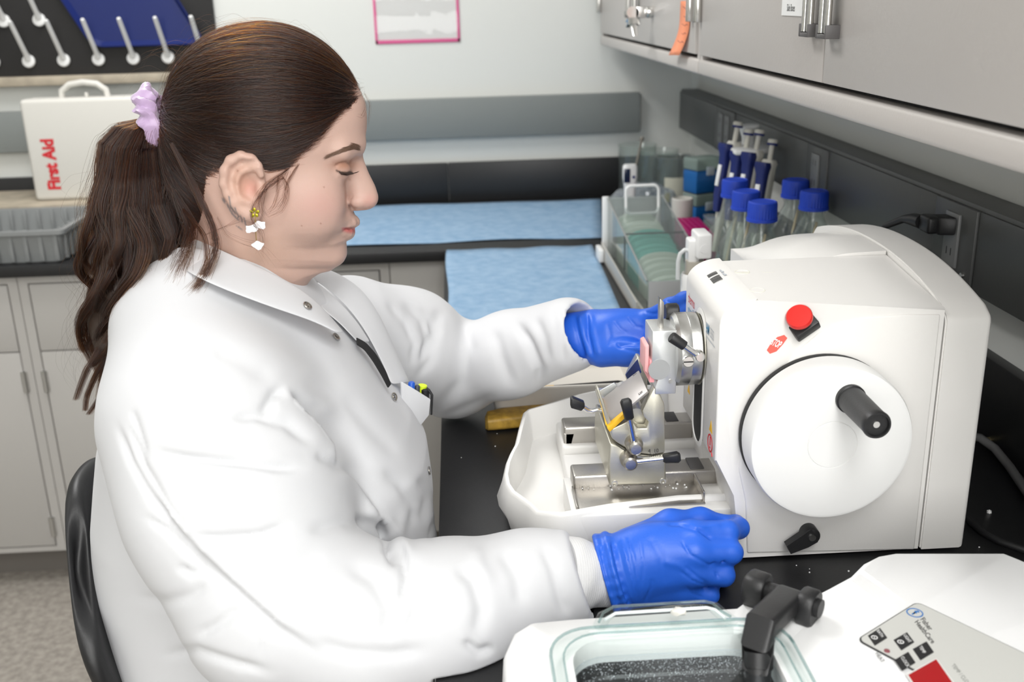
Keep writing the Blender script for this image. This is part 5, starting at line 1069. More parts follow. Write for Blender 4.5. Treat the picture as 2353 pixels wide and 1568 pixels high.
# ------------------------------------------------------------------ hair
cf = Field((-.34, 1.02, 1.20), (-.085, 1.22, 1.485), .0025)
cf.ell(H(613, 266), (.1020, .0815, .0920), .0); cf.ell(H(488, 405), (.048, .060, .066), .035); cf.ell(H(462, 268), (.026, .034, .034), .015)
line = [(852, 205), (842, 226), (815, 244), (787, 266), (764, 300), (735, 330), (708, 354), (684, 386), (662, 412), (640, 425), (622, 412), (604, 388), (580, 362), (552, 350), (524, 360), (506, 395), (504, 440), (502, 490), (482, 535), (455, 565), (300, 640), (200, 200), (560, -60), (900, -40)]
hy = 1.062; poly = np.array([H(a, b, hy)[[0, 2]] for a, b in line])
def poly_sd(x, z):
    d = np.full(np.broadcast(x, z).shape, 1e9); ins = np.zeros(d.shape, bool); n = len(poly)
    for i in range(n):
        a, b = poly[i], poly[(i + 1) % n]; e = b - a; wx, wz = x - a[0], z - a[1]; t = np.clip((wx * e[0] + wz * e[1]) / (e @ e), 0, 1); d = np.minimum(d, (wx - e[0] * t) ** 2 + (wz - e[1] * t) ** 2)
        c = ((a[1] > z) != (b[1] > z)) & (x < (b[0] - a[0]) * (z - a[1]) / (b[1] - a[1] + 1e-12) + a[0]); ins ^= c
    d = np.sqrt(d); return np.where(ins, -d, d)
capF = cf.F.copy()
pm = poly_sd(cf.ax[0][:, None], cf.ax[2][None, :]).astype(np.float32)[:, None, :]
kk = .010; A = cf.F; pm = pm + .0022; h_ = np.maximum(kk - np.abs(A - pm), 0) / kk; cf.F = np.maximum(A, np.broadcast_to(pm, A.shape)) + h_ * h_ * kk * .25
cp, cq = cf.mesh(); cp = smooth(cp, cq, 2); cn = normals(cp, cq)
hair = to_mesh('hair', cp - cn * .0012, cq, CAPM, person)
T = H(394, 272)
gx, gy, gz = np.gradient(capF, cf.h)
def tri(Fd, p):
    q = np.clip((p - cf.lo) / cf.h, 0, np.array(capF.shape) - 1.001); i = q.astype(int); f = q - i; out = 0
    for a in (0, 1):
        for b in (0, 1):
            for c in (0, 1): out = out + Fd[i[:, 0] + a, i[:, 1] + b, i[:, 2] + c] * np.abs(1 - a - f[:, 0]) * np.abs(1 - b - f[:, 1]) * np.abs(1 - c - f[:, 2])
    return out
HD = H(700, 372, 1.062) - H(836, 236, 1.062); HD[1] = -.02; HD /= np.linalg.norm(HD); XW = H(650, 300)[0]; HN = np.array([HD[2], 0, -HD[0]])
def comb(roots, K=26, lift0=.0, lift1=.0025, seed=0, spread=.016):
    r_ = np.random.default_rng(seed); p = roots.copy(); n = len(p); out = [p.copy()]; tgt = T + r_.normal(size=(n, 3)) * np.array([.004, spread * .6, spread * .7]); lf = (lift0 + lift1 * r_.random(n))
    wob = r_.normal(size=(n, 3)) * .0009
    D0 = np.linalg.norm(tgt - p, axis=1)
    for k in range(1, K):
        t = k / (K - 1); d = tgt - p; L = np.linalg.norm(d, axis=1, keepdims=True); st = D0[:, None] * 1.12 / (K - 1)
        g = np.stack([tri(gx, p), tri(gy, p), tri(gz, p)], 1); g /= np.maximum(np.linalg.norm(g, axis=1, keepdims=True), 1e-6)
        sdl = poly_sd(p[:, 0], p[:, 2]); wl = 1.35 * np.exp(-np.maximum(-sdl, 0) / .020) * np.clip(1 - t * 2.2, 0, 1) * (p[:, 0] > XW); dr = d / np.maximum(L, 1e-6) + HD[None] * wl[:, None] + HN[None] * (np.clip((sdl + .0045) / .004, 0, 2.2) * (p[:, 0] > XW) * np.clip(t * 8, 0, 1))[:, None]; up = np.array([-.35, 0, .25]) * max(0, .55 - t) ; dr = dr + up; dt = dr - g * (dr * g).sum(1, keepdims=True) * (1 if t < .85 else .3); dt /= np.maximum(np.linalg.norm(dt, axis=1, keepdims=True), 1e-6)
        p = p + dt * np.minimum(st, L); sd = tri(capF, p); p = p - g * (sd - lf * np.sin(math.pi * min(1, t * 1.1)) - .0008)[:, None] * (1 if t < .9 else .5); out.append(p + wob * math.sin(t * 3.1))
    return np.stack(out, 1)
tri_a = np.linalg.norm(np.cross(cp[cq[:, 1]] - cp[cq[:, 0]], cp[cq[:, 3]] - cp[cq[:, 0]]), axis=1); onsurf = (tri(capF, cp[cq].mean(1)) > -.0035)
def sample(n, wgt, seed):
    r_ = np.random.default_rng(seed); pr = tri_a * wgt; f = r_.choice(len(cq), n, p=pr / pr.sum()); a, b = r_.random((2, n, 1)); c = cp[cq[f]]; return (c[:, 0] * (1 - a) * (1 - b) + c[:, 1] * a * (1 - b) + c[:, 2] * a * b + c[:, 3] * (1 - a) * b)
cen = cp[cq].mean(1); edge = np.abs(poly_sd(cen[:, 0], cen[:, 2]) + .004) < .012; vis = np.where(cen[:, 1] < 1.15, 1., .35)
S1 = comb(sample(9000, onsurf * vis, 1), seed=1); S2 = comb(sample(7000, onsurf * edge * vis, 2) + np.random.default_rng(12).normal(size=(7000, 3)) * np.array([.0032, .0008, .0032]), seed=2); S3 = comb(sample(260, onsurf * vis, 3), lift0=.003, lift1=.008, seed=3)
strands('hair_strands', np.concatenate([S1, S3]), np.concatenate([np.full(9000, .00021), np.full(260, .00005)]), HAIR, hair, False); strands('hairline_strands', S2, np.full(len(S2), .00017), HAIR, hair, False, True)
# ponytail
sp = [(358, 275, 22, 1.12), (322, 292, 46, 1.118), (304, 335, 66, 1.112), (304, 400, 76, 1.10), (300, 465, 88, 1.09), (318, 535, 108, 1.085), (314, 600, 108, 1.08), (298, 665, 90, 1.075), (268, 735, 76, 1.07), (247, 830, 48, 1.065), (242, 950, 12, 1.06)]
tk = np.linspace(0, 1, len(sp)); Cc = np.array([H(a, b, y) for a, b, _, y in sp]); Wd = np.array([w_ * .000462 for _, _, w_, _ in sp]); Th = np.array([.012, .020, .030, .042, .048, .050, .048, .042, .034, .02, .008])
def pony(nc, per, K, seed, rc, rad, fly=0.):
    r_ = np.random.default_rng(seed); t = np.linspace(0, 1, K); out = []
    for c in range(nc):
        a = r_.random() * 6.283; q = math.sqrt(r_.random()) * (1 + fly); A, B = q * math.cos(a), q * math.sin(a); end = .55 + .45 * r_.random() ** .6 if r_.random() < .7 else .3 + .4 * r_.random(); end = max(end, .5 if abs(A) < .6 else .35)
        tt = t * end; ctr = np.stack([np.interp(tt, tk, Cc[:, i]) for i in range(3)], 1); w_ = np.interp(tt, tk, Wd); th = np.interp(tt, tk, Th)
        ph, ph2 = r_.random(2) * 6.283; fr = 2.1 + .8 * r_.random(); amp = (.001 + .024 * np.clip(tt - .22, 0, 1)) * (.5 + .8 * r_.random())
        base_ = ctr + np.stack([A * w_, B * th, -.15 * A * w_ * (tt < .2)], 1) + np.stack([amp * np.sin(tt * fr * 6.283 + ph), amp * np.cos(tt * fr * 6.283 + ph), 0 * tt], 1)
        o2 = r_.normal(size=(per, 2)) * rc; prof_ = np.clip(.35 + 1.2 * tt, 0, 1) * np.clip(1.25 - t * .9, .25, 1)
        jit = r_.normal(size=(per, 3)) * .0012
        s_ = base_[None] + np.stack([o2[:, :1] * prof_, o2[:, 1:] * prof_, np.zeros((per, K))], 2) + jit[:, None] * np.sin(t * 5 + r_.random() * 6)[None, :, None] * tt[None, :, None] + (r_.normal(size=(per, 1, 3)) * fly * .010) * (t ** 1.5)[None, :, None]
        out.append(s_)
    return np.concatenate(out)
R1 = pony(105, 150, 34, 5, .0046, .0002); R2 = pony(150, 3, 34, 9, .004, .0001, .38)
# dark core of the tail so that nothing shows through
pf = Field((-.43, 1.00, 1.03), (-.20, 1.2, 1.40), .004); pf.chain([c for c in Cc[2:-1]], [max(.010, min(a, b) * .66) for a, b in zip(Wd[2:-1], Th[2:-1])], .02, sy=.9)
pp, pq = pf.mesh(); pn_ = normals(pp, pq); ang = np.arctan2(pp[:, 1] - 1.09, pp[:, 0] + .33); pp = pp + pn_ * (.003 * np.sin(ang * 9 + pp[:, 2] * 60))[:, None]
tail = to_mesh('ponytail', smooth(pp, pq, 2), pq, CAPM, person)
strands('hair_strands', np.concatenate([R1, R2]), np.concatenate([np.full(len(R1), .00019), np.full(len(R2), .00008)]), HAIR, tail)
# loose locks: at the nape over the collar, by the ear, along the forehead, flyaways
def lock(pts, y, n, rc, seed, rad=.00014, K=24, curl=.0):
    r_ = np.random.default_rng(seed); C_ = np.array([H(a, b, yy) for (a, b), yy in zip(pts, y)]); t = np.linspace(0, 1, K); tk_ = np.linspace(0, 1, len(pts)); from_ = np.stack([np.interp(t, tk_, C_[:, i]) for i in range(3)], 1)
    for _ in range(3): from_[1:-1] = (from_[:-2] + 2 * from_[1:-1] + from_[2:]) / 4
    o = r_.normal(size=(n, 3)) * rc; e = r_.normal(size=(n, 3)) * rc * 2; ln = .75 + .25 * r_.random(n)
    S_ = from_[None] + o[:, None] * np.sin(t * 2.6 + .35)[None, :, None] + e[:, None] * (t ** 2)[None, :, None]; return S_, np.full(n, rad)
LK = [lock([(662, 392), (650, 410), (640, 425), (628, 432)], [1.054, 1.05, 1.047, 1.045], 16, .0024, 61, .00007), lock([(690, 372), (660, 420), (655, 455), (640, 480)], [1.056, 1.048, 1.043, 1.04], 14, .0014, 62, .00008), lock([(668, 385), (640, 405), (612, 425), (598, 450), (594, 480), (610, 500)], [1.054, 1.046, 1.036, 1.033, 1.033, 1.036], 16, .0016, 63, .00009), lock([(395, 330), (450, 430), (490, 520), (500, 570), (470, 640), (430, 685)], [1.05, 1.04, 1.03, 1.02, 1.01, 1.005], 70, .0022, 21), lock([(420, 480), (470, 540), (478, 600), (455, 650), (432, 682)], [1.05, 1.03, 1.02, 1.01, 1.005], 26, .0012, 22), lock([(400, 440), (440, 520), (430, 570), (400, 640)], [1.06, 1.05, 1.03, 1.02], 90, .0035, 23),
      lock([(640, 415), (606, 440), (580, 470), (574, 500), (590, 520), (604, 540), (598, 580)], [1.046, 1.035, 1.03, 1.03, 1.035, 1.04, 1.045], 9, .0011, 24, .00009), lock([(652, 410), (620, 420), (594, 450), (588, 480), (600, 500)], [1.046, 1.036, 1.033, 1.033, 1.036], 8, .0013, 25, .00009), lock([(648, 405), (662, 430), (656, 460), (640, 485), (612, 495)], [1.05, 1.045, 1.042, 1.040, 1.040], 9, .0012, 26, .00009), lock([(640, 405), (640, 440), (630, 470), (612, 490)], [1.05, 1.045, 1.042, 1.040], 7, .001, 27, .00009), lock([(500, 500), (520, 540), (560, 560), (600, 570), (628, 610)], [1.045, 1.045, 1.04, 1.04, 1.045], 5, .002, 28, .00006),
      lock([(470, 540), (520, 520), (560, 500), (590, 480)], [1.05, 1.042, 1.04, 1.038], 6, .0025, 29, .00006), lock([(836, 225), (842, 250), (832, 272), (815, 262)], [1.10, 1.098, 1.095, 1.092], 5, .0012, 30, .00006), lock([(838, 215), (852, 240), (850, 270), (846, 285)], [1.11, 1.11, 1.11, 1.11], 6, .0011, 31, .00006)]
r_ = np.random.default_rng(77)
for i in range(46):
    if i < 22: a = r_.random() * 2.4 + .35; p0 = (603 - 235 * math.cos(a), 262 - 208 * math.sin(a)); dx, dy = -70 - 60 * r_.random(), -10 - 30 * r_.random(); pts = [p0, (p0[0] + dx * .4, p0[1] + dy), (p0[0] + dx * .8, p0[1] + dy * .6 + 10), (p0[0] + dx * 1.1, p0[1] + 40)]
    else: p0 = (215 + 30 * r_.random(), 350 + 450 * r_.random()); dx, dy = -30 - 60 * r_.random(), 40 + 60 * r_.random(); pts = [p0, (p0[0] + dx * .7, p0[1] + dy * .3), (p0[0] + dx, p0[1] + dy), (p0[0] + dx * .6, p0[1] + dy * 1.6)]
    y0 = 1.07 + .08 * r_.random(); LK.append(lock(pts, [y0] * 4, 1, .001, 100 + i, .00004))
strands('loose_strands', np.concatenate([a for a, b in LK]), np.concatenate([b for a, b in LK]), HAIR, hair)
# brows and lashes
def brow():
    r_ = np.random.default_rng(4); out = []
    for i in range(430):
        t = r_.random(); px, py = np.interp(t, [0, .3, .7, 1], [829, 815, 790, 757]), np.interp(t, [0, .3, .7, 1], [340, 337, 345, 358]); w_ = np.interp(t, [0, .3, .8, 1], [7, 6, 3, 1.5]); py += (r_.random() - .5) * 2 * w_
        p, n = cast(htree, px, py)
        if p is None: continue
        q, m_ = cast(htree, px - 13 - 5 * r_.random(), py + (3 + 6 * t) * (r_.random() * .7 + .3) - (6 if t < .25 else 0))
        if q is None: continue
        p = np.array(p) + np.array(n) * .0003; q = np.array(q) + np.array(m_) * .0005; out.append(np.stack([p + (q - p) * u + np.array(n) * .0004 * math.sin(u * 3.1) for u in np.linspace(0, 1, 5)]))
    return np.stack(out)
DARK = mat('lash_dark', (.035, .02, .015), .6)
strands('eyebrow', brow(), .00009, mat('brow_brown', (.15, .085, .055), .6), body)
out = []
for i in range(60):
    t = i / 59; px, py = np.interp(t, [0, .5, 1], [778, 792, 806]), np.interp(t, [0, .5, 1], [394, 397, 395]); p, n = cast(htree, px, py)
    if p is None: continue
    p = np.array(p); d = np.array([.55 + .35 * t, -.55 + .3 * t, -.22 - .1 * (1 - t)]); d /= np.linalg.norm(d); L = .0105; out.append(np.stack([p + d * L * u + np.array([0, 0, .0035]) * u ** 2 + np.array([0, 0, -.001]) * math.sin(u * 3.1) for u in np.linspace(0, 1, 6)]))
for i in range(34):
    t = i / 33; px, py = np.interp(t, [0, 1], [780, 807]), np.interp(t, [0, .5, 1], [396, 399, 396]); p, n = cast(htree, px, py)
    if p is None: continue
    p = np.array(p); d = np.array([.50 + .3 * t, -.45, -.75]); d /= np.linalg.norm(d); out.append(np.stack([p + d * .0048 * u + np.array([0, 0, .001]) * u ** 2 for u in np.linspace(0, 1, 6)]))
strands('eyelashes', np.stack(out), .00011, DARK, body)
# ------------------------------------------------------------------ scrunchie, earring
sc_ = BM(); c0 = H(358, 273); ax_ = (H(395, 260) - H(330, 284)); ax_ /= np.linalg.norm(ax_); u_ = np.cross(ax_, [0, 1, 0]); u_ /= np.linalg.norm(u_); w3 = np.array([0, 1, 0.])
Ls = []; nA, nB = 96, 16
for i in range(nA):
    a = 2 * math.pi * i / nA; rad_ = .0215 * (1 + .03 * math.sin(5 * a)); cc_ = c0 + (u_ * math.cos(a) * 1.28 + w3 * math.sin(a)) * rad_; rd = u_ * math.cos(a) + w3 * math.sin(a); tw = .9 * math.sin(a * 3)
    ring_ = []
    for j in range(nB):
        b_ = 2 * math.pi * j / nB; rr_ = .0085 * (1 + .22 * math.sin(b_ * 3 + a * 7) + .16 * math.sin(a * 13 + b_ * 2)); ring_.append(cc_ + rd * rr_ * math.cos(b_ + tw) + ax_ * rr_ * 1.25 * math.sin(b_ + tw))
    Ls.append(ring_)
Ls.append(Ls[0]); loft(sc_, Ls, False, False); bmesh.ops.remove_doubles(sc_, verts=sc_.verts, dist=1e-5)
obj('scrunchie', sc_, mat('lilac_satin', (.50, .36, .56), .32, sheen=.5), person)
ye = 1.12 - .0715 - .011
er = obj('earring', tube(BM(), [H(586, 496, ye), H(587, 512, ye - .001), H(588, 540, ye), H(589, 556, ye)], .0004, 6), mat('gold', (.75, .55, .15), .25, 1.), person)
b = BM(); ec = H(585, 489, ye - .001)
for k in range(5):
    a = 2 * math.pi * k / 5 + .3; d = np.array([math.cos(a), 0, math.sin(a)]); e = np.array([-math.sin(a), 0, math.cos(a)]); pts = [ec + d * .0006, ec + d * .003 + e * .0019, ec + d * .0052 + e * .0011, ec + d * .0052 - e * .0011, ec + d * .003 - e * .0019]; prism(b, pts, (0, -.0009, 0), .0003)
obj('gold_flower', b, mat('olive_gold', (.42, .36, .02), .25, .6), er)
for px, py, a0 in ((598, 517, .5), (577, 526, -.6), (593, 564, .1)):
    b = BM(); c = H(px, py, ye - .001); pts = [c + np.array([math.cos(t + a0) * .0062 * (1 + .22 * math.sin(3 * t)), 0, math.sin(t + a0) * .0042 * (1 + .25 * math.cos(4 * t))]) for t in np.linspace(0, 6.283, 16)[:-1]]; prism(b, pts, (0, -.0010, 0), .0003); obj('pearl_petal', b, mat('pearl', (.78, .76, .78), .3, coat=.4), er)
# ------------------------------------------------------------------ lab coat
kf = Field((-.475, .74, .555), (.20, 1.50, 1.265), .0034)
tz = [.56, .64, .70, .78, .86, .93, .98, 1.02, 1.06, 1.10, 1.135, 1.165, 1.195, 1.225, 1.245]
tb = [-.425, -.424, -.428, -.440, -.446, -.440, -.430, -.421, -.407, -.390, -.370, -.345, -.328, -.312, -.300]
tf = [-.02, -.035, -.040, -.043, -.044, -.046, -.050, -.066, -.090, -.112, -.135, -.158, -.176, -.195, -.215]
tn = [.235, .225, .215, .205, .198, .196, .194, .192, .188, .178, .160, .128, .094, .070, .058]
Tz, Tb, Tf, Tn = map(np.array, (tz, tb, tf, tn))
def trunk(x, y, z):
    b_ = np.interp(z, Tz, Tb); f_ = np.interp(z, Tz, Tf); w_ = np.interp(z, Tz, Tn); c_ = (b_ + f_) / 2; a_ = (f_ - b_) / 2
    dx = np.abs(x - c_) / a_; dy = np.abs(y - 1.12) / w_; r = (dx ** 2.3 + dy ** 2.3 + 1e-9) ** (1 / 2.3); f = (r - 1) * np.minimum(a_, w_) * .85
    return np.maximum(np.maximum(f, z - 1.245), .57 - z)
kf.put(trunk, (-.46, .86, .57), (.0, 1.38, 1.25), .0)
kf.chain([(-.300, 1.05, 1.165), (-.262, .965, 1.105)], [.07, .088], .05)
SR, ER, WR = (-.262, .955, 1.095), (-.188, .862, .945), (.128, .903, .933)
kf.chain([SR, (-.235, .915, 1.03), ER], [.092, .096, .088], .045)
kf.chain([ER, (-.110, .856, .914), (-.03, .866, .920), (.05, .890, .926), WR], [.086, .080, .070, .055, .044], .025)
SL, EL, WL = (-.150, 1.285, 1.075), (-.020, 1.405, .972), (.135, 1.272, 1.066)
kf.chain([SL, (-.08, 1.35, 1.035), EL], [.078, .072, .064], .04); kf.chain([EL, (.06, 1.335, 1.020), WL], [.062, .055, .050], .025)
for s in (-1, 1): kf.chain([(-.25, 1.12 + s * .10, .68), (-.02, 1.12 + s * .11, .672), (.11, 1.12 + s * .11, .662)], [.105, .094, .082], .05)
# hollow openings: sleeves and neck
kf.chain([(.06, .897, .925), (.20, .906, .936)], [.030, .036], .006, 's'); kf.chain([(.10, 1.300, 1.045), (.22, 1.20, 1.115)], [.033, .040], .006, 's')
kf.chain([(-.262, 1.12, 1.15), (-.255, 1.12, 1.30)], [.050, .066], .01, 's')
def cut(F_, p, n):
    X = F_.xyz((slice(None),) * 3); return ((X[0] - p[0]) * n[0] + (X[1] - p[1]) * n[1] + (X[2] - p[2]) * n[2]).astype(np.float32)
e0, e1 = H(1306, 1236, .90), H(1372, 1432, .90); pn0 = np.cross(e1 - e0, [0, 1, 0]); pn0 /= np.linalg.norm(pn0); pn0 = pn0 * np.sign(pn0[0]); D_ = cut(kf, e0, pn0); yy = kf.ax[1][None, :, None]; xx = kf.ax[0][:, None, None]
kf.F = np.where((yy < 1.0) & (xx > .03) & (kf.ax[2][None, None, :] > .80), np.maximum(kf.F, D_), kf.F)
kp, kq = kf.mesh(); kp = smooth(kp, kq, 2, .5); kn = normals(kp, kq)
def refresh():
    global kn, kuv
    kn = normals(kp, kq); kuv = pix(kp)
refresh()
def dist_chain(P, pts):
    pts = np.array(pts, float); best = np.full(len(P), 9.)
    for a, b in zip(pts, pts[1:]):
        d = b - a; t = np.clip(((P - a) @ d) / (d @ d), 0, 1); best = np.minimum(best, np.linalg.norm(P - a - t[:, None] * d, axis=1))
    return best
dR = dist_chain(kp, [SR, ER, (-.03, .880, .914), WR]); dL = dist_chain(kp, [SL, EL, WL])
armR = np.clip((.115 - dR) / .02, 0, 1) * (kp[:, 1] < 1.05); armL = np.clip((.10 - dL) / .02, 0, 1) * (kp[:, 1] > 1.15); trunkm = (1 - armR) * (1 - armL)
# broad cloth undulation
def waves(P, seed, n, f0, f1, amp):
    r_ = np.random.default_rng(seed); o = 0
    for i in range(n):
        k = r_.normal(size=3); k /= np.linalg.norm(k); f = f0 + (f1 - f0) * r_.random(); o = o + np.sin(P @ k * f + r_.random() * 6.28) * f0 / f
    return o / n * amp
kp = kp + kn * waves(kp, 3, 9, 18, 60, .0065)[:, None]; refresh()
F_ = [ # line, width px, height m, mode, mask
    ([(652, 890), (690, 930), (732, 972), (765, 1020), (778, 1080)], 11, .0085, 's', 1), ([(655, 893), (700, 935), (745, 975), (785, 1040)], 26, .0040, 'v', 1), ([(660, 898), (632, 905), (610, 940), (640, 930)], 14, .004, 'v', 1), ([(520, 965), (590, 955), (660, 975), (730, 1030)], 17, .0040, 'v', 1), ([(640, 905), (690, 900), (740, 925), (790, 975)], 16, .0032, 'r', 1),
    ([(345, 1037), (430, 1050), (540, 1062), (640, 1075), (720, 1078)], 13, .0045, 'v', 1), ([(350, 1020), (450, 1030), (560, 1042)], 16, .003, 'r', 1), ([(720, 1045), (760, 1062), (790, 1082)], 10, .003, 'v', 1), ([(770, 1070), (815, 1103), (850, 1150), (870, 1202)], 10, .0060, 's', 1), ([(868, 1200), (884, 1218), (886, 1236)], 7, .0110, 'v', 1),
    ([(868, 1195), (885, 1222), (893, 1260), (912, 1310)], 10, .0085, 'v', 1), ([(800, 1185), (850, 1178), (890, 1200), (925, 1250), (950, 1300)], 15, .0055, 'r', 1), ([(905, 1240), (925, 1275), (935, 1330), (920, 1400)], 12, .0060, 'v', 1), ([(950, 1270), (965, 1330), (960, 1400), (930, 1470)], 18, .0032, 'v', 1),
    ([(700, 1225), (790, 1200), (850, 1205)], 20, .003, 'v', 1), ([(420, 1230), (500, 1238), (600, 1230), (680, 1200)], 13, .0040, 'v', 1), ([(790, 1530), (640, 1432), (540, 1342), (455, 1262), (390, 1190), (335, 1095)], 11, .0080, 's', 1),
    ([(262, 960), (300, 1060), (350, 1150), (420, 1235)], 9, .0030, 'v', 1), ([(285, 950), (330, 1070), (390, 1165), (470, 1260)], 8, .0030, 'v', 1), ([(300, 935), (318, 990), (340, 1060)], 8, .0025, 'v', 1), ([(320, 1180), (380, 1220), (450, 1290), (520, 1350)], 8, .0028, 'v', 1),
    ([(400, 1300), (440, 1320), (470, 1310)], 10, .0028, 'v', 1), ([(440, 1470), (510, 1430), (560, 1390)], 14, .0028, 'v', 1), ([(360, 1510), (450, 1495), (540, 1525), (640, 1550)], 13, .0030, 'v', 1), ([(300, 1370), (380, 1385), (440, 1370), (480, 1340)], 16, .0022, 'v', 1),
    ([(590, 1430), (602, 1490), (615, 1560)], 3, .0012, 'v', 1), ([(1040, 1300), (1090, 1330), (1110, 1400), (1090, 1480)], 22, .0035, 'v', 1), ([(1150, 1260), (1190, 1320), (1200, 1400)], 20, .0030, 'v', 1), ([(1240, 1245), (1270, 1300), (1290, 1380), (1310, 1420)], 16, .0030, 'v', 1), ([(780, 1290), (860, 1330), (900, 1400), (880, 1480)], 26, .0030, 'v', 1),
    ([(560, 1290), (650, 1300), (760, 1280)], 24, .0025, 'v', 1), ([(700, 1470), (800, 1500), (900, 1505), (1000, 1490)], 20, .0030, 'v', 1), ([(1060, 1470), (1100, 1500), (1140, 1490)], 12, .004, 'v', 1), ([(1090, 1250), (1100, 1300), (1130, 1350)], 16, .0025, 'r', 1),
    ([(690, 880), (760, 960), (830, 1060), (880, 1160)], 26, .0022, 'v', 1), ([(870, 1080), (920, 1110), (950, 1160), (940, 1220)], 18, .003, 'v', 1), ([(960, 1090), (985, 1140), (970, 1210)], 14, .0028, 'v', 1), ([(1000, 1130), (1005, 1190), (985, 1250)], 10, .003, 'v', 1), ([(905, 1240), (930, 1190), (960, 1150)], 14, .0028, 'r', 1), ([(780, 900), (860, 990), (930, 1060)], 24, .002, 'v', 1), ([(470, 790), (560, 830), (640, 880)], 30, .0025, 'v', 1),
    # far sleeve
    ([(880, 690), (930, 735), (955, 790), (945, 850)], 9, .0045, 'v', 1), ([(920, 690), (970, 735), (985, 790), (960, 855)], 9, .0045, 'v', 1), ([(960, 700), (1005, 760), (990, 830), (950, 880)], 10, .0045, 'v', 1), ([(900, 690), (950, 760), (970, 830)], 8, .003, 'r', 1), ([(1010, 705), (1000, 760), (965, 840)], 12, .004, 'v', 1), ([(1060, 735), (1080, 800), (1060, 880), (1010, 940)], 14, .004, 'v', 1), ([(1130, 745), (1150, 820), (1180, 900)], 14, .0045, 'v', 1), ([(1180, 730), (1215, 790), (1240, 850), (1238, 900)], 11, .0085, 'v', 1), ([(1225, 720), (1250, 780), (1260, 840)], 11, .0040, 'v', 1), ([(1275, 690), (1290, 740), (1290, 800), (1300, 850)], 10, .004, 'v', 1), ([(1000, 970), (1080, 935), (1150, 905)], 12, .003, 'v', 1),
]
for ln, w_, a_, m_, _ in F_:
    far = ln[0][0] > 870 and ln[0][1] < 760 or (ln[0][0] >= 1000 and ln[0][1] < 1000)
    if m_ == 'v' and not far: w_, a_ = w_ * .78, a_ * 1.45
    kp = fold(kp, kn, kuv, ln, w_, a_, m_, (kp[:, 1] > 1.2) if far else (kp[:, 1] < 1.22), .25)
    kn = normals(kp, kq)
kp = smooth(kp, kq, 2, .4)
da = dist_chain(kp, [SR, ER, (-.03, .866, .920), WR]) < .112; m_ = da & (kp[:, 0] > -.043) & (kp[:, 2] > .80); kp[m_, 2] = np.maximum(kp[m_, 2], .9012); m_ = ~da & (kp[:, 0] > -.043) & (kp[:, 2] > .79) & (kp[:, 2] < .902) & (kp[:, 1] < 1.3); kp[m_, 0] = -.0435
coat = to_mesh('lab_coat', kp, kq, COAT, person)
ktree = bvh(kp, kq)
def surf(px, py, off=0., y=None):
    p, n = cast(ktree, px, py)
    if p is None: return at(px, py, y=y or 1.0), V((0, -1, 0))
    return V(p) + V(n) * off, V(n)
# placket band along the front edge, snaps
pl_ = [(741, 712), (770, 738), (800, 762), (828, 796), (862, 838), (897, 888), (920, 938), (945, 975), (975, 1020), (1000, 1062), (1010, 1100)]
def strip(name, A_, B_, mt_, off, thick=.0016, y=None, rows=4, bulge=0., par=None):
    b = BM(); R = []
    for (ax_, ay), (bx, by) in zip(A_, B_):
        row = []
        for k in range(rows + 1):
            t = k / rows; p, n = surf(ax_ + (bx - ax_) * t, ay + (by - ay) * t, off, y); row.append(p + n * bulge * math.sin(math.pi * t))
        R.append(row)
    loft(b, R, False, False, False); o = obj(name, b, mt_, par or coat, smooth=70); s = o.modifiers.new('thick', 'SOLIDIFY'); s.thickness = thick; s.offset = 0; o.modifiers.new('sub', 'SUBSURF').levels = 1; o.modifiers['sub'].render_levels = 2; return o
METAL = mat('snap_metal', (.48, .46, .43), .28, 1.)
def snap(px, py, off=.0015, P=None, nv=None, sc=1.):
    p, n = (P, nv) if P is not None else surf(px, py, off); u, v_, d = frame(n); mm = Matrix(((u.x, v_.x, d.x, p.x), (u.y, v_.y, d.y, p.y), (u.z, v_.z, d.z, p.z), (0, 0, 0, 1))); t = BM(); lathe(t, [(.0052 * sc, 0), (.0052 * sc, .0008), (.0046 * sc, .0013), (.0038 * sc, .0009), (.0036 * sc, -.0002), (.0016 * sc, -.0002), (.0016 * sc, .0014), (0, .0018)], n=24); b = BM(); merge(b, t, mm); obj('snap_button', b, METAL, coat)
# ------------------------------------------------------------------ collar
def band(name, top, bot, mt_, rows=5, bulge=.006, out=None, thick=.0022, par=None):
    b = BM(); R = []; c0 = np.array([-.25, 1.12, 0])
    # resample
    def rs(L, n=34):
        L = np.array([H(a, c, y) for a, c, y in L]); d = np.r_[0, np.cumsum(np.linalg.norm(np.diff(L, axis=0), axis=1))]; t = np.linspace(0, d[-1], n); q = np.stack([np.interp(t, d, L[:, i]) for i in range(3)], 1)
        for _ in range(4): q[1:-1] = (q[:-2] + 2 * q[1:-1] + q[2:]) / 4
        return q
    A_, B_ = rs(top), rs(bot)
    for p, q in zip(A_, B_):
        rad = (p + q) / 2 - c0; rad[2] = 0; rad /= np.linalg.norm(rad); R.append([p + (q - p) * t + rad * bulge * math.sin(math.pi * t) for t in np.linspace(0, 1, rows + 1)])
    loft(b, R, False, False, False); o = obj(name, b, mt_, par or coat, smooth=75); s = o.modifiers.new('thick', 'SOLIDIFY'); s.thickness = thick; s.offset = 0; m_ = o.modifiers.new('sub', 'SUBSURF'); m_.levels = 1; m_.render_levels = 2; return o
top = [(786, 762, 1.062), (741, 704, 1.058), (703, 672, 1.056), (670, 651, 1.055), (632, 630, 1.054), (562, 599, 1.052), (505, 573, 1.056), (455, 551, 1.075), (436, 545, 1.10), (432, 545, 1.13), (440, 552, 1.16), (480, 570, 1.185)]
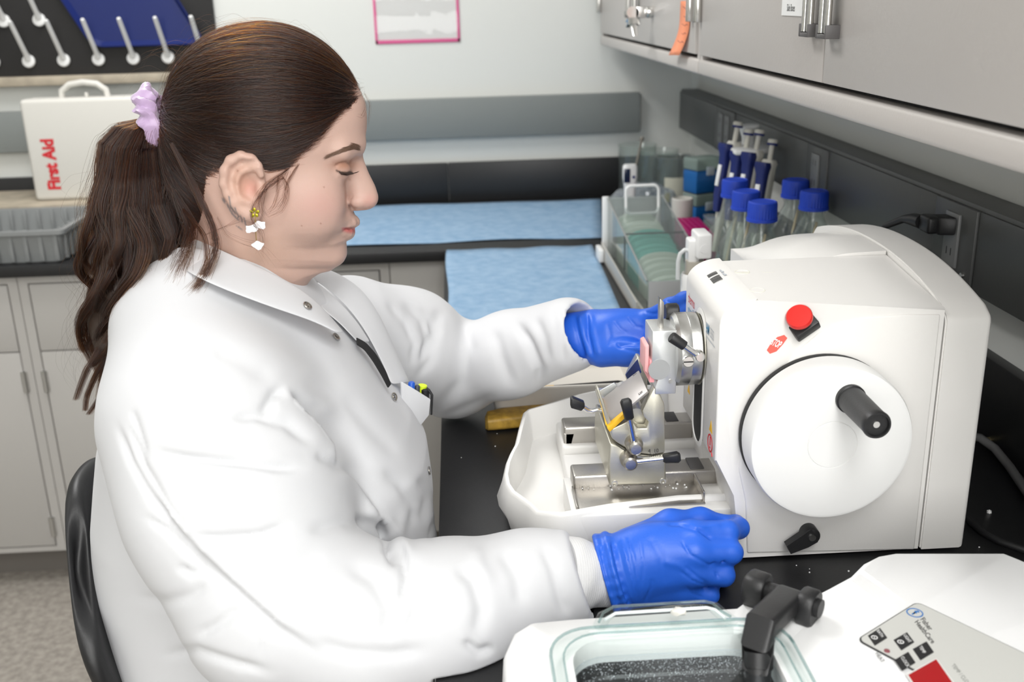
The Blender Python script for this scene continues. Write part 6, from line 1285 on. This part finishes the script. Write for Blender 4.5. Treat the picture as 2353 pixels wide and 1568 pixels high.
bot = [(772, 764, 1.030), (735, 742, 1.022), (689, 728, 1.015), (650, 716, 1.008), (609, 701, 1.000), (552, 680, .996), (480, 652, .998), (425, 622, 1.02), (402, 606, 1.06), (398, 604, 1.12), (405, 608, 1.18), (440, 625, 1.22)]
colr = band('collar', top, bot, COAT, bulge=.005)
top2 = [(560, 600, 1.19), (640, 618, 1.192), (690, 618, 1.19), (731, 611, 1.19), (769, 624, 1.20), (821, 655, 1.212), (848, 686, 1.215), (873, 726, 1.212), (901, 788, 1.205), (922, 840, 1.195), (940, 880, 1.185)]
bot2 = [(560, 640, 1.165), (620, 640, 1.165), (664, 632, 1.165), (690, 628, 1.165), (724, 643, 1.168), (762, 672, 1.172), (795, 703, 1.172), (825, 740, 1.168), (850, 780, 1.160), (880, 838, 1.150), (899, 884, 1.140)]
band('far_lapel', top2, bot2, COAT, bulge=.006)
top3 = [(672, 632, 1.158), (700, 632, 1.160), (730, 650, 1.163), (765, 680, 1.166), (797, 712, 1.166), (826, 748, 1.160), (850, 786, 1.152)]
bot3 = [(672, 645, 1.125), (690, 660, 1.120), (715, 684, 1.112), (750, 718, 1.105), (780, 742, 1.10), (805, 768, 1.10), (826, 790, 1.105)]
band('lapel_facing', top3, bot3, COAT, bulge=-.002)
shirt = band('shirt', [(818, 776, 1.108), (840, 787, 1.108), (864, 814, 1.106), (886, 852, 1.104), (898, 884, 1.102)], [(820, 792, 1.095), (838, 804, 1.095), (858, 832, 1.095), (878, 866, 1.095), (892, 892, 1.095)], mat('black_knit', (.012, .012, .013), .9), bulge=.0, par=person)
for px, py, y in ((704, 706, 1.020), (770, 777, None)):
    if y:
        cv = np.array([v.co for v in colr.data.vertices]) + np.array(person.location); ct = BVHTree.FromPolygons(cv.tolist(), [list(f.vertices) for f in colr.data.polygons]); p, n = cast(ct, px, py)
        if p is not None: n = n if n.y < 0 else -n; snap(0, 0, P=V(p) + V(n) * .0022, nv=V(n))
    else: snap(px, py, .002)
snap(0, 0, P=V(H(746, 731, 1.045)), nv=V((.5, -.6, -.4)).normalized(), sc=.55)
snap(0, 0, P=V(H(906, 912, 1.11)), nv=V((.85, -.35, .35)).normalized()); snap(984, 1082, .001)
# chest pocket and the pens
b = BM(); pq_ = [V(H(925, 878, 1.148)), V(H(957, 897, 1.156)), V(H(990, 918, 1.166)), V(H(986, 955, 1.166)), V(H(962, 985, 1.16)), V(H(925, 960, 1.145))]
prism(b, pq_, (-.003, .003, 0), .001); obj('chest_pocket', b, COAT, coat)
def pen(name, px, py, y, r, L_, m_, label, cat, tip=None, lean=(-.10, .02, -1)):
    t = thing(name, label, cat, tuple(H(px, py, y))); p = V(H(px, py, y)); d = V(lean).normalized(); b = BM(); tube(b, [p, p + d * .0015, p + d * L_], [r * .7, r, r], 14); obj('barrel', b, m_, t); return t, p, d
pen('ballpoint_pen', 946, 878, 1.160, .0042, .035, mat('pen_blue', (.01, .09, .50), .35), 'pen with a bright blue end standing in the coat pocket', 'pen'); pen('ballpoint_pen', 959, 886, 1.165, .0034, .035, mat('pen_dark', (.04, .045, .05), .4), 'dark slim pen standing in the coat pocket between blue pen and highlighter', 'pen')
t, p, d = pen('highlighter', 977, 892, 1.172, .0056, .035, M['black'], 'black and yellow highlighter clipped in the coat pocket', 'marker')
b = BM(); tube(b, [p + V((-.003, .002, .003)), p + V((-.004, .002, .0028)) + d * .012], [.0056, .0058], 14); obj('yellow_cap', b, mat('neon_yellow', (.62, .80, .02), .45), t)
b = BM(); tube(b, [p + V((.004, -.003, -.001)), p + V((.008, -.004, -.008)), p + V((.006, -.004, -.034))], [.0018, .0018, .0012], 8); obj('clip', b, M['black'], t)
# ------------------------------------------------------------------ knit cuff, gloves
cuff = BM(); ca_, cb_ = np.array(H(1296, 1322, .895)), np.array(H(1400, 1322, .905)); ax_ = V((cb_ - ca_)).normalized(); u_, v_, _ = frame(ax_); Lc = []
for i in range(60):
    t = i / 59; c = V(ca_) + (V(cb_) - V(ca_)) * t; r = (.0385 - .0075 * t) * (1 + .005 * math.sin(i * 2.05)) + .0015 * math.sin(t * 7); Lc.append([c + (u_ * math.cos(a) + v_ * math.sin(a)) * r * (1 + .012 * math.sin(a * 5 + i * .2)) for a in np.linspace(0, 2 * math.pi, 49)[:-1]])
loft(cuff, Lc, True, True); obj('knit_cuff', cuff, mat('knit_white', (.70, .70, .705), .9, bump=.3, bscale=1500), coat)
gf = Field((.09, .80, .87), (.32, 1.02, 1.035), .0017)
G = lambda px, py, y: H(px, py, y)
wr = G(1392, 1322, .906)
mcp = [G(1590, 1226, .906), G(1598, 1270, .890), G(1590, 1317, .888), G(1568, 1358, .893)]
pip = [G(1672, 1222, .910), G(1680, 1270, .893), G(1662, 1322, .890), G(1628, 1368, .895)]
dip = [G(1697, 1214, .930), G(1672, 1268, .925), G(1650, 1322, .922), G(1615, 1366, .922)]
tipp = [G(1690, 1205, .952), G(1640, 1262, .935), G(1615, 1315, .934), G(1585, 1360, .930)]
st_ = [G(1415, 1272, .906), G(1412, 1302, .896), G(1412, 1335, .896), G(1415, 1365, .902)]
gf.ell(G(1505, 1290, .911), (.050, .027, .041), .0); 
for a, b_, r0, r1 in zip(st_, mcp, (.019, .020, .020, .018), (.0128, .0132, .0130, .0120)): gf.cone(a, b_, r0, r1, .014)
for m_, p_, d_, t_, r in zip(mcp, pip, dip, tipp, (.0116, .0120, .0118, .0110)):
    gf.chain([m_, p_], [r * 1.08, r], .008); f2 = r * .96; gf.chain([p_, d_, t_], [r * .98, f2, f2 * .95], .003)
gf.chain([G(1450, 1262, .925), G(1540, 1206, .940), G(1610, 1196, .948), G(1655, 1204, .950)], [.022, .0145, .0120, .0105], .010)
gf.chain([G(1330, 1330, .904), G(1368, 1322, .905), G(1425, 1318, .906)], [.037, .0365, .034], .01)
for q_ in (.004, .013):
    cc0 = (G(1364, 1250, .905) + G(1407, 1397, .905)) / 2 + np.array([q_, 0, .28 * q_]); rr0 = [cc0 + (G(1407, 1397, .905) - G(1364, 1250, .905)) / 2 * math.cos(a) * 1.02 + np.array([0, .0365, 0]) * math.sin(a) for a in np.linspace(0, 6.283, 25)]; gf.chain(rr0, [.0030] * 25, .004)
for i in range(3): gf.cone(mcp[i] * .55 + pip[i] * .45 + np.array([.004, -.0115, .002]) * 0 + (mcp[i + 1] - mcp[i]) * .5, pip[i] * .98 + (pip[i + 1] - pip[i]) * .5 + np.array([0, -.012, 0]), .0001, .0025, .003, 's')
e0, e1 = G(1364, 1250, .905), G(1407, 1397, .905); pn1 = np.cross(e1 - e0, [0, 1, 0]); pn1 /= np.linalg.norm(pn1); pn1 = pn1 * np.sign(pn1[0]); gf.F = np.maximum(gf.F, -cut(gf, e0, pn1))
gp, gq = gf.mesh(); gp = smooth(gp, gq, 2, .5); gn = normals(gp, gq); guv = pix(gp)
GF = [([(1378, 1248), (1390, 1310), (1412, 1385)], 5, .0022, 'v'), ([(1395, 1243), (1406, 1300), (1432, 1392)], 6, .0020, 'r'), ([(1405, 1242), (1418, 1300), (1446, 1395)], 3.5, .0026, 'v'), ([(1415, 1240), (1432, 1310), (1458, 1395)], 5, .0014, 'r'), ([(1428, 1235), (1444, 1300), (1470, 1395)], 2.5, .0012, 'v'), ([(1442, 1230), (1458, 1290), (1474, 1390)], 2.2, .0012, 'v'), ([(1470, 1240), (1480, 1300), (1470, 1360)], 2.0, .0007, 'v'),
      ([(1530, 1205), (1560, 1206), (1610, 1222), (1640, 1240)], 4, .0016, 'v'), ([(1600, 1210), (1615, 1225), (1640, 1245)], 2.5, .0008, 'v'), ([(1565, 1240), (1585, 1275), (1630, 1300), (1650, 1292)], 3, .0012, 'v'), ([(1570, 1300), (1600, 1325), (1630, 1345)], 3, .0013, 'v'), ([(1560, 1310), (1590, 1335), (1635, 1350)], 2.5, .0009, 'v'), ([(1575, 1345), (1590, 1365), (1620, 1375)], 2.5, .0008, 'v'), ([(1520, 1290), (1560, 1300), (1590, 1320)], 8, .0010, 'r'), ([(1490, 1230), (1520, 1280), (1530, 1350)], 10, .0008, 'v'), ([(1480, 1385), (1497, 1350), (1500, 1330)], 2.4, .001, 'v'), ([(1590, 1215), (1660, 1205)], 5, .0008, 'r')]
for ln, w_, a_, m_ in GF: gp = fold(gp, gn, guv, ln, w_, a_, m_, None, .15); gn = normals(gp, gq)
gp[:, 2] = np.maximum(gp[:, 2], .9012); to_mesh('glove', gp, gq, GLOVE, person)
lf = Field((.075, 1.09, .985), (.345, 1.38, 1.185), .0019)
lf.chain([G(1272, 786, 1.292), G(1312, 778, 1.278), G(1350, 776, 1.272)], [.030, .034, .0335], .0); lf.chain([G(1340, 776, 1.272), G(1390, 776, 1.262)], [.032, .030], .008)
lf.ell(G(1430, 775, 1.250), (.045, .026, .034), .014)
for a, b_, r0, r1 in ((G(1370, 748, 1.268), G(1492, 733, 1.238), .019, .0125), (G(1370, 770, 1.268), G(1500, 752, 1.236), .020, .0130), (G(1370, 790, 1.262), G(1495, 775, 1.234), .020, .0125), (G(1370, 800, 1.256), G(1485, 792, 1.232), .018, .0115)): lf.cone(a, b_, r0, r1, .013)
lf.chain([G(1492, 733, 1.238), G(1540, 705, 1.205), G(1572, 690, 1.185), G(1600, 678, 1.165)], [.0122, .0108, .0098, .0085], .006)
lf.chain([G(1500, 752, 1.236), G(1550, 724, 1.195), G(1585, 716, 1.172), G(1615, 712, 1.150)], [.0122, .0110, .0100, .0088], .004)
lf.chain([G(1495, 775, 1.234), G(1530, 765, 1.190), G(1560, 770, 1.155)], [.0118, .0105, .0092], .004); lf.chain([G(1485, 792, 1.232), G(1515, 795, 1.195), G(1535, 800, 1.165)], [.0110, .0096, .0085], .004)
lf.chain([G(1385, 806, 1.240), G(1440, 812, 1.218), G(1486, 808, 1.195), G(1515, 795, 1.170)], [.022, .0160, .0125, .0105], .008)
lp, lq = lf.mesh(); lp = smooth(lp, lq, 2, .5); ln_ = normals(lp, lq); luv = pix(lp)
LF_ = [([(1318, 720), (1330, 770), (1345, 825)], 6, .0022, 'v'), ([(1332, 716), (1340, 770), (1356, 828)], 7, .002, 'r'), ([(1348, 716), (1352, 770), (1364, 825)], 4, .0024, 'v'), ([(1358, 720), (1364, 770), (1378, 825)], 6, .0014, 'r'), ([(1415, 795), (1440, 791), (1480, 790)], 5, .0032, 'v'), ([(1420, 797), (1450, 806), (1480, 815)], 4, .001, 'v'), ([(1410, 735), (1425, 755), (1445, 768)], 3, .0009, 'v'), ([(1440, 725), (1460, 750), (1480, 755)], 3, .0010, 'v'), ([(1395, 740), (1402, 770), (1398, 800)], 5, .0008, 'v'), ([(1480, 716), (1500, 722), (1525, 715)], 3, .0012, 'v'), ([(1530, 690), (1545, 700), (1560, 702)], 2.5, .001, 'v')]
for l0, w_, a_, m_ in LF_: lp = fold(lp, ln_, luv, l0, w_, a_, m_, None, .15); ln_ = normals(lp, lq)
to_mesh('glove', lp, lq, GLOVE, person)
# trousers and shoes under the coat
qf = Field((-.12, .92, .20), (.25, 1.34, .80), .008)
for s in (-1, 1): qf.chain([(-.05, 1.12 + s * .11, .665), (.10, 1.12 + s * .11, .66)], [.082, .068], .02); qf.chain([(.10, 1.12 + s * .11, .655), (.02, 1.12 + s * .10, .27)], [.066, .048], .02)
qp, qq = qf.mesh(); to_mesh('trousers', qp, qq, mat('black_trousers', (.02, .02, .024), .85), person)
for s in (-1, 1):
    f = Field((-.09, 1.12 + s * .105 - .07, .185), (.20, 1.12 + s * .105 + .07, .30), .006); f.chain([(-.01, 1.12 + s * .10, .235), (.06, 1.12 + s * .105, .228), (.135, 1.12 + s * .11, .222)], [.040, .038, .030], .01); f.F = np.maximum(f.F, (.2015 - f.ax[2])[None, None, :]); a, b_ = f.mesh(); to_mesh('shoe', a, b_, mat('black_shoe', (.02, .02, .02), .5), person)
# ------------------------------------------------------------------ chair
ch = thing('lab_chair', 'black moulded lab chair with a curved back under the seated person', 'chair', (-.26, 1.12, 0))
b = BM(); R = []; nU, nV = 12, 10
def bk(u, v):   # u across -1..1, v up 0..1
    z = .60 + .375 * v; hw = .195 * (1 - .45 * max(0, (v - .62) / .38) ** 2.2) * (1 - .10 * (1 - v)); y = 1.125 + u * hw * (1 if u < 0 else 1.05)
    x = -.412 - .060 * v + .034 * abs(u) ** 2.2; zz = z - (.075 * abs(u) ** 3) * max(0, (v - .4) / .6); return V((x, y, zz))
for i in range(nV + 1): R.append([bk(-1 + 2 * j / nU, i / nV) for j in range(nU + 1)])
loft(b, R, False, False, False); o = obj('backrest', b, M['black'], ch, smooth=0); o.data.shade_smooth(); s = o.modifiers.new('thick', 'SOLIDIFY'); s.thickness = .024; s.offset = -1; s = o.modifiers.new('sub', 'SUBSURF'); s.levels = 1; s.render_levels = 2
b = BM(); loft(b, [[(x, y, z) for x, y in rrect(-.41 + e, .90 + e, .02 - e, 1.34 - e, .09, 7)] for e, z in ((.03, .53), (.005, .545), (0, .565), (.012, .577))]); obj('seat', b, M['black'], ch)
b = BM(); tube(b, [(-.30, 1.12, .520), (-.43, 1.12, .522), (-.450, 1.12, .55), (-.452, 1.12, .64), (-.462, 1.12, .74)], .010, 12, flat=1.6); obj('back_support', b, M['black'], ch)
b = BM(); cyl(b, (-.22, 1.12, .09), (-.22, 1.12, .53), .025, 20); obj('gas_post', b, M['chrome'], ch)
b = BM(); L0 = [V((-.22 + .235 * math.cos(a), 1.12 + .235 * math.sin(a), .19)) for a in np.linspace(0, 2 * math.pi, 41)]; tube(b, L0, .0105, 10, cap=False)
obj('foot_ring', b, M['chrome'], ch)
for k in range(4):
    a = math.pi / 4 + k * math.pi / 2; b = BM(); tube(b, [(-.22 + .02 * math.cos(a), 1.12 + .02 * math.sin(a), .19), (-.22 + .23 * math.cos(a), 1.12 + .23 * math.sin(a), .19)], .007, 8); obj('ring_spoke', b, M['chrome'], ch)
for k in range(5):
    a = 2 * math.pi * k / 5 + .3; e = V((-.22 + .28 * math.cos(a), 1.12 + .28 * math.sin(a), .065)); b = BM(); tube(b, [(-.22, 1.12, .10), e], [.024, .014], 10); lg = obj('leg', b, M['black'], ch); b = BM(); cyl(b, e + V((-.011 * math.sin(a), .011 * math.cos(a), -.037)), e + V((.011 * math.sin(a), -.011 * math.cos(a), -.037)), .0275, 18, .004); tube(b, [e, e - V((0, 0, .03))], .008, 8); obj('caster', b, M['black'], lg)
S.cycles.transparent_max_bounces = 24
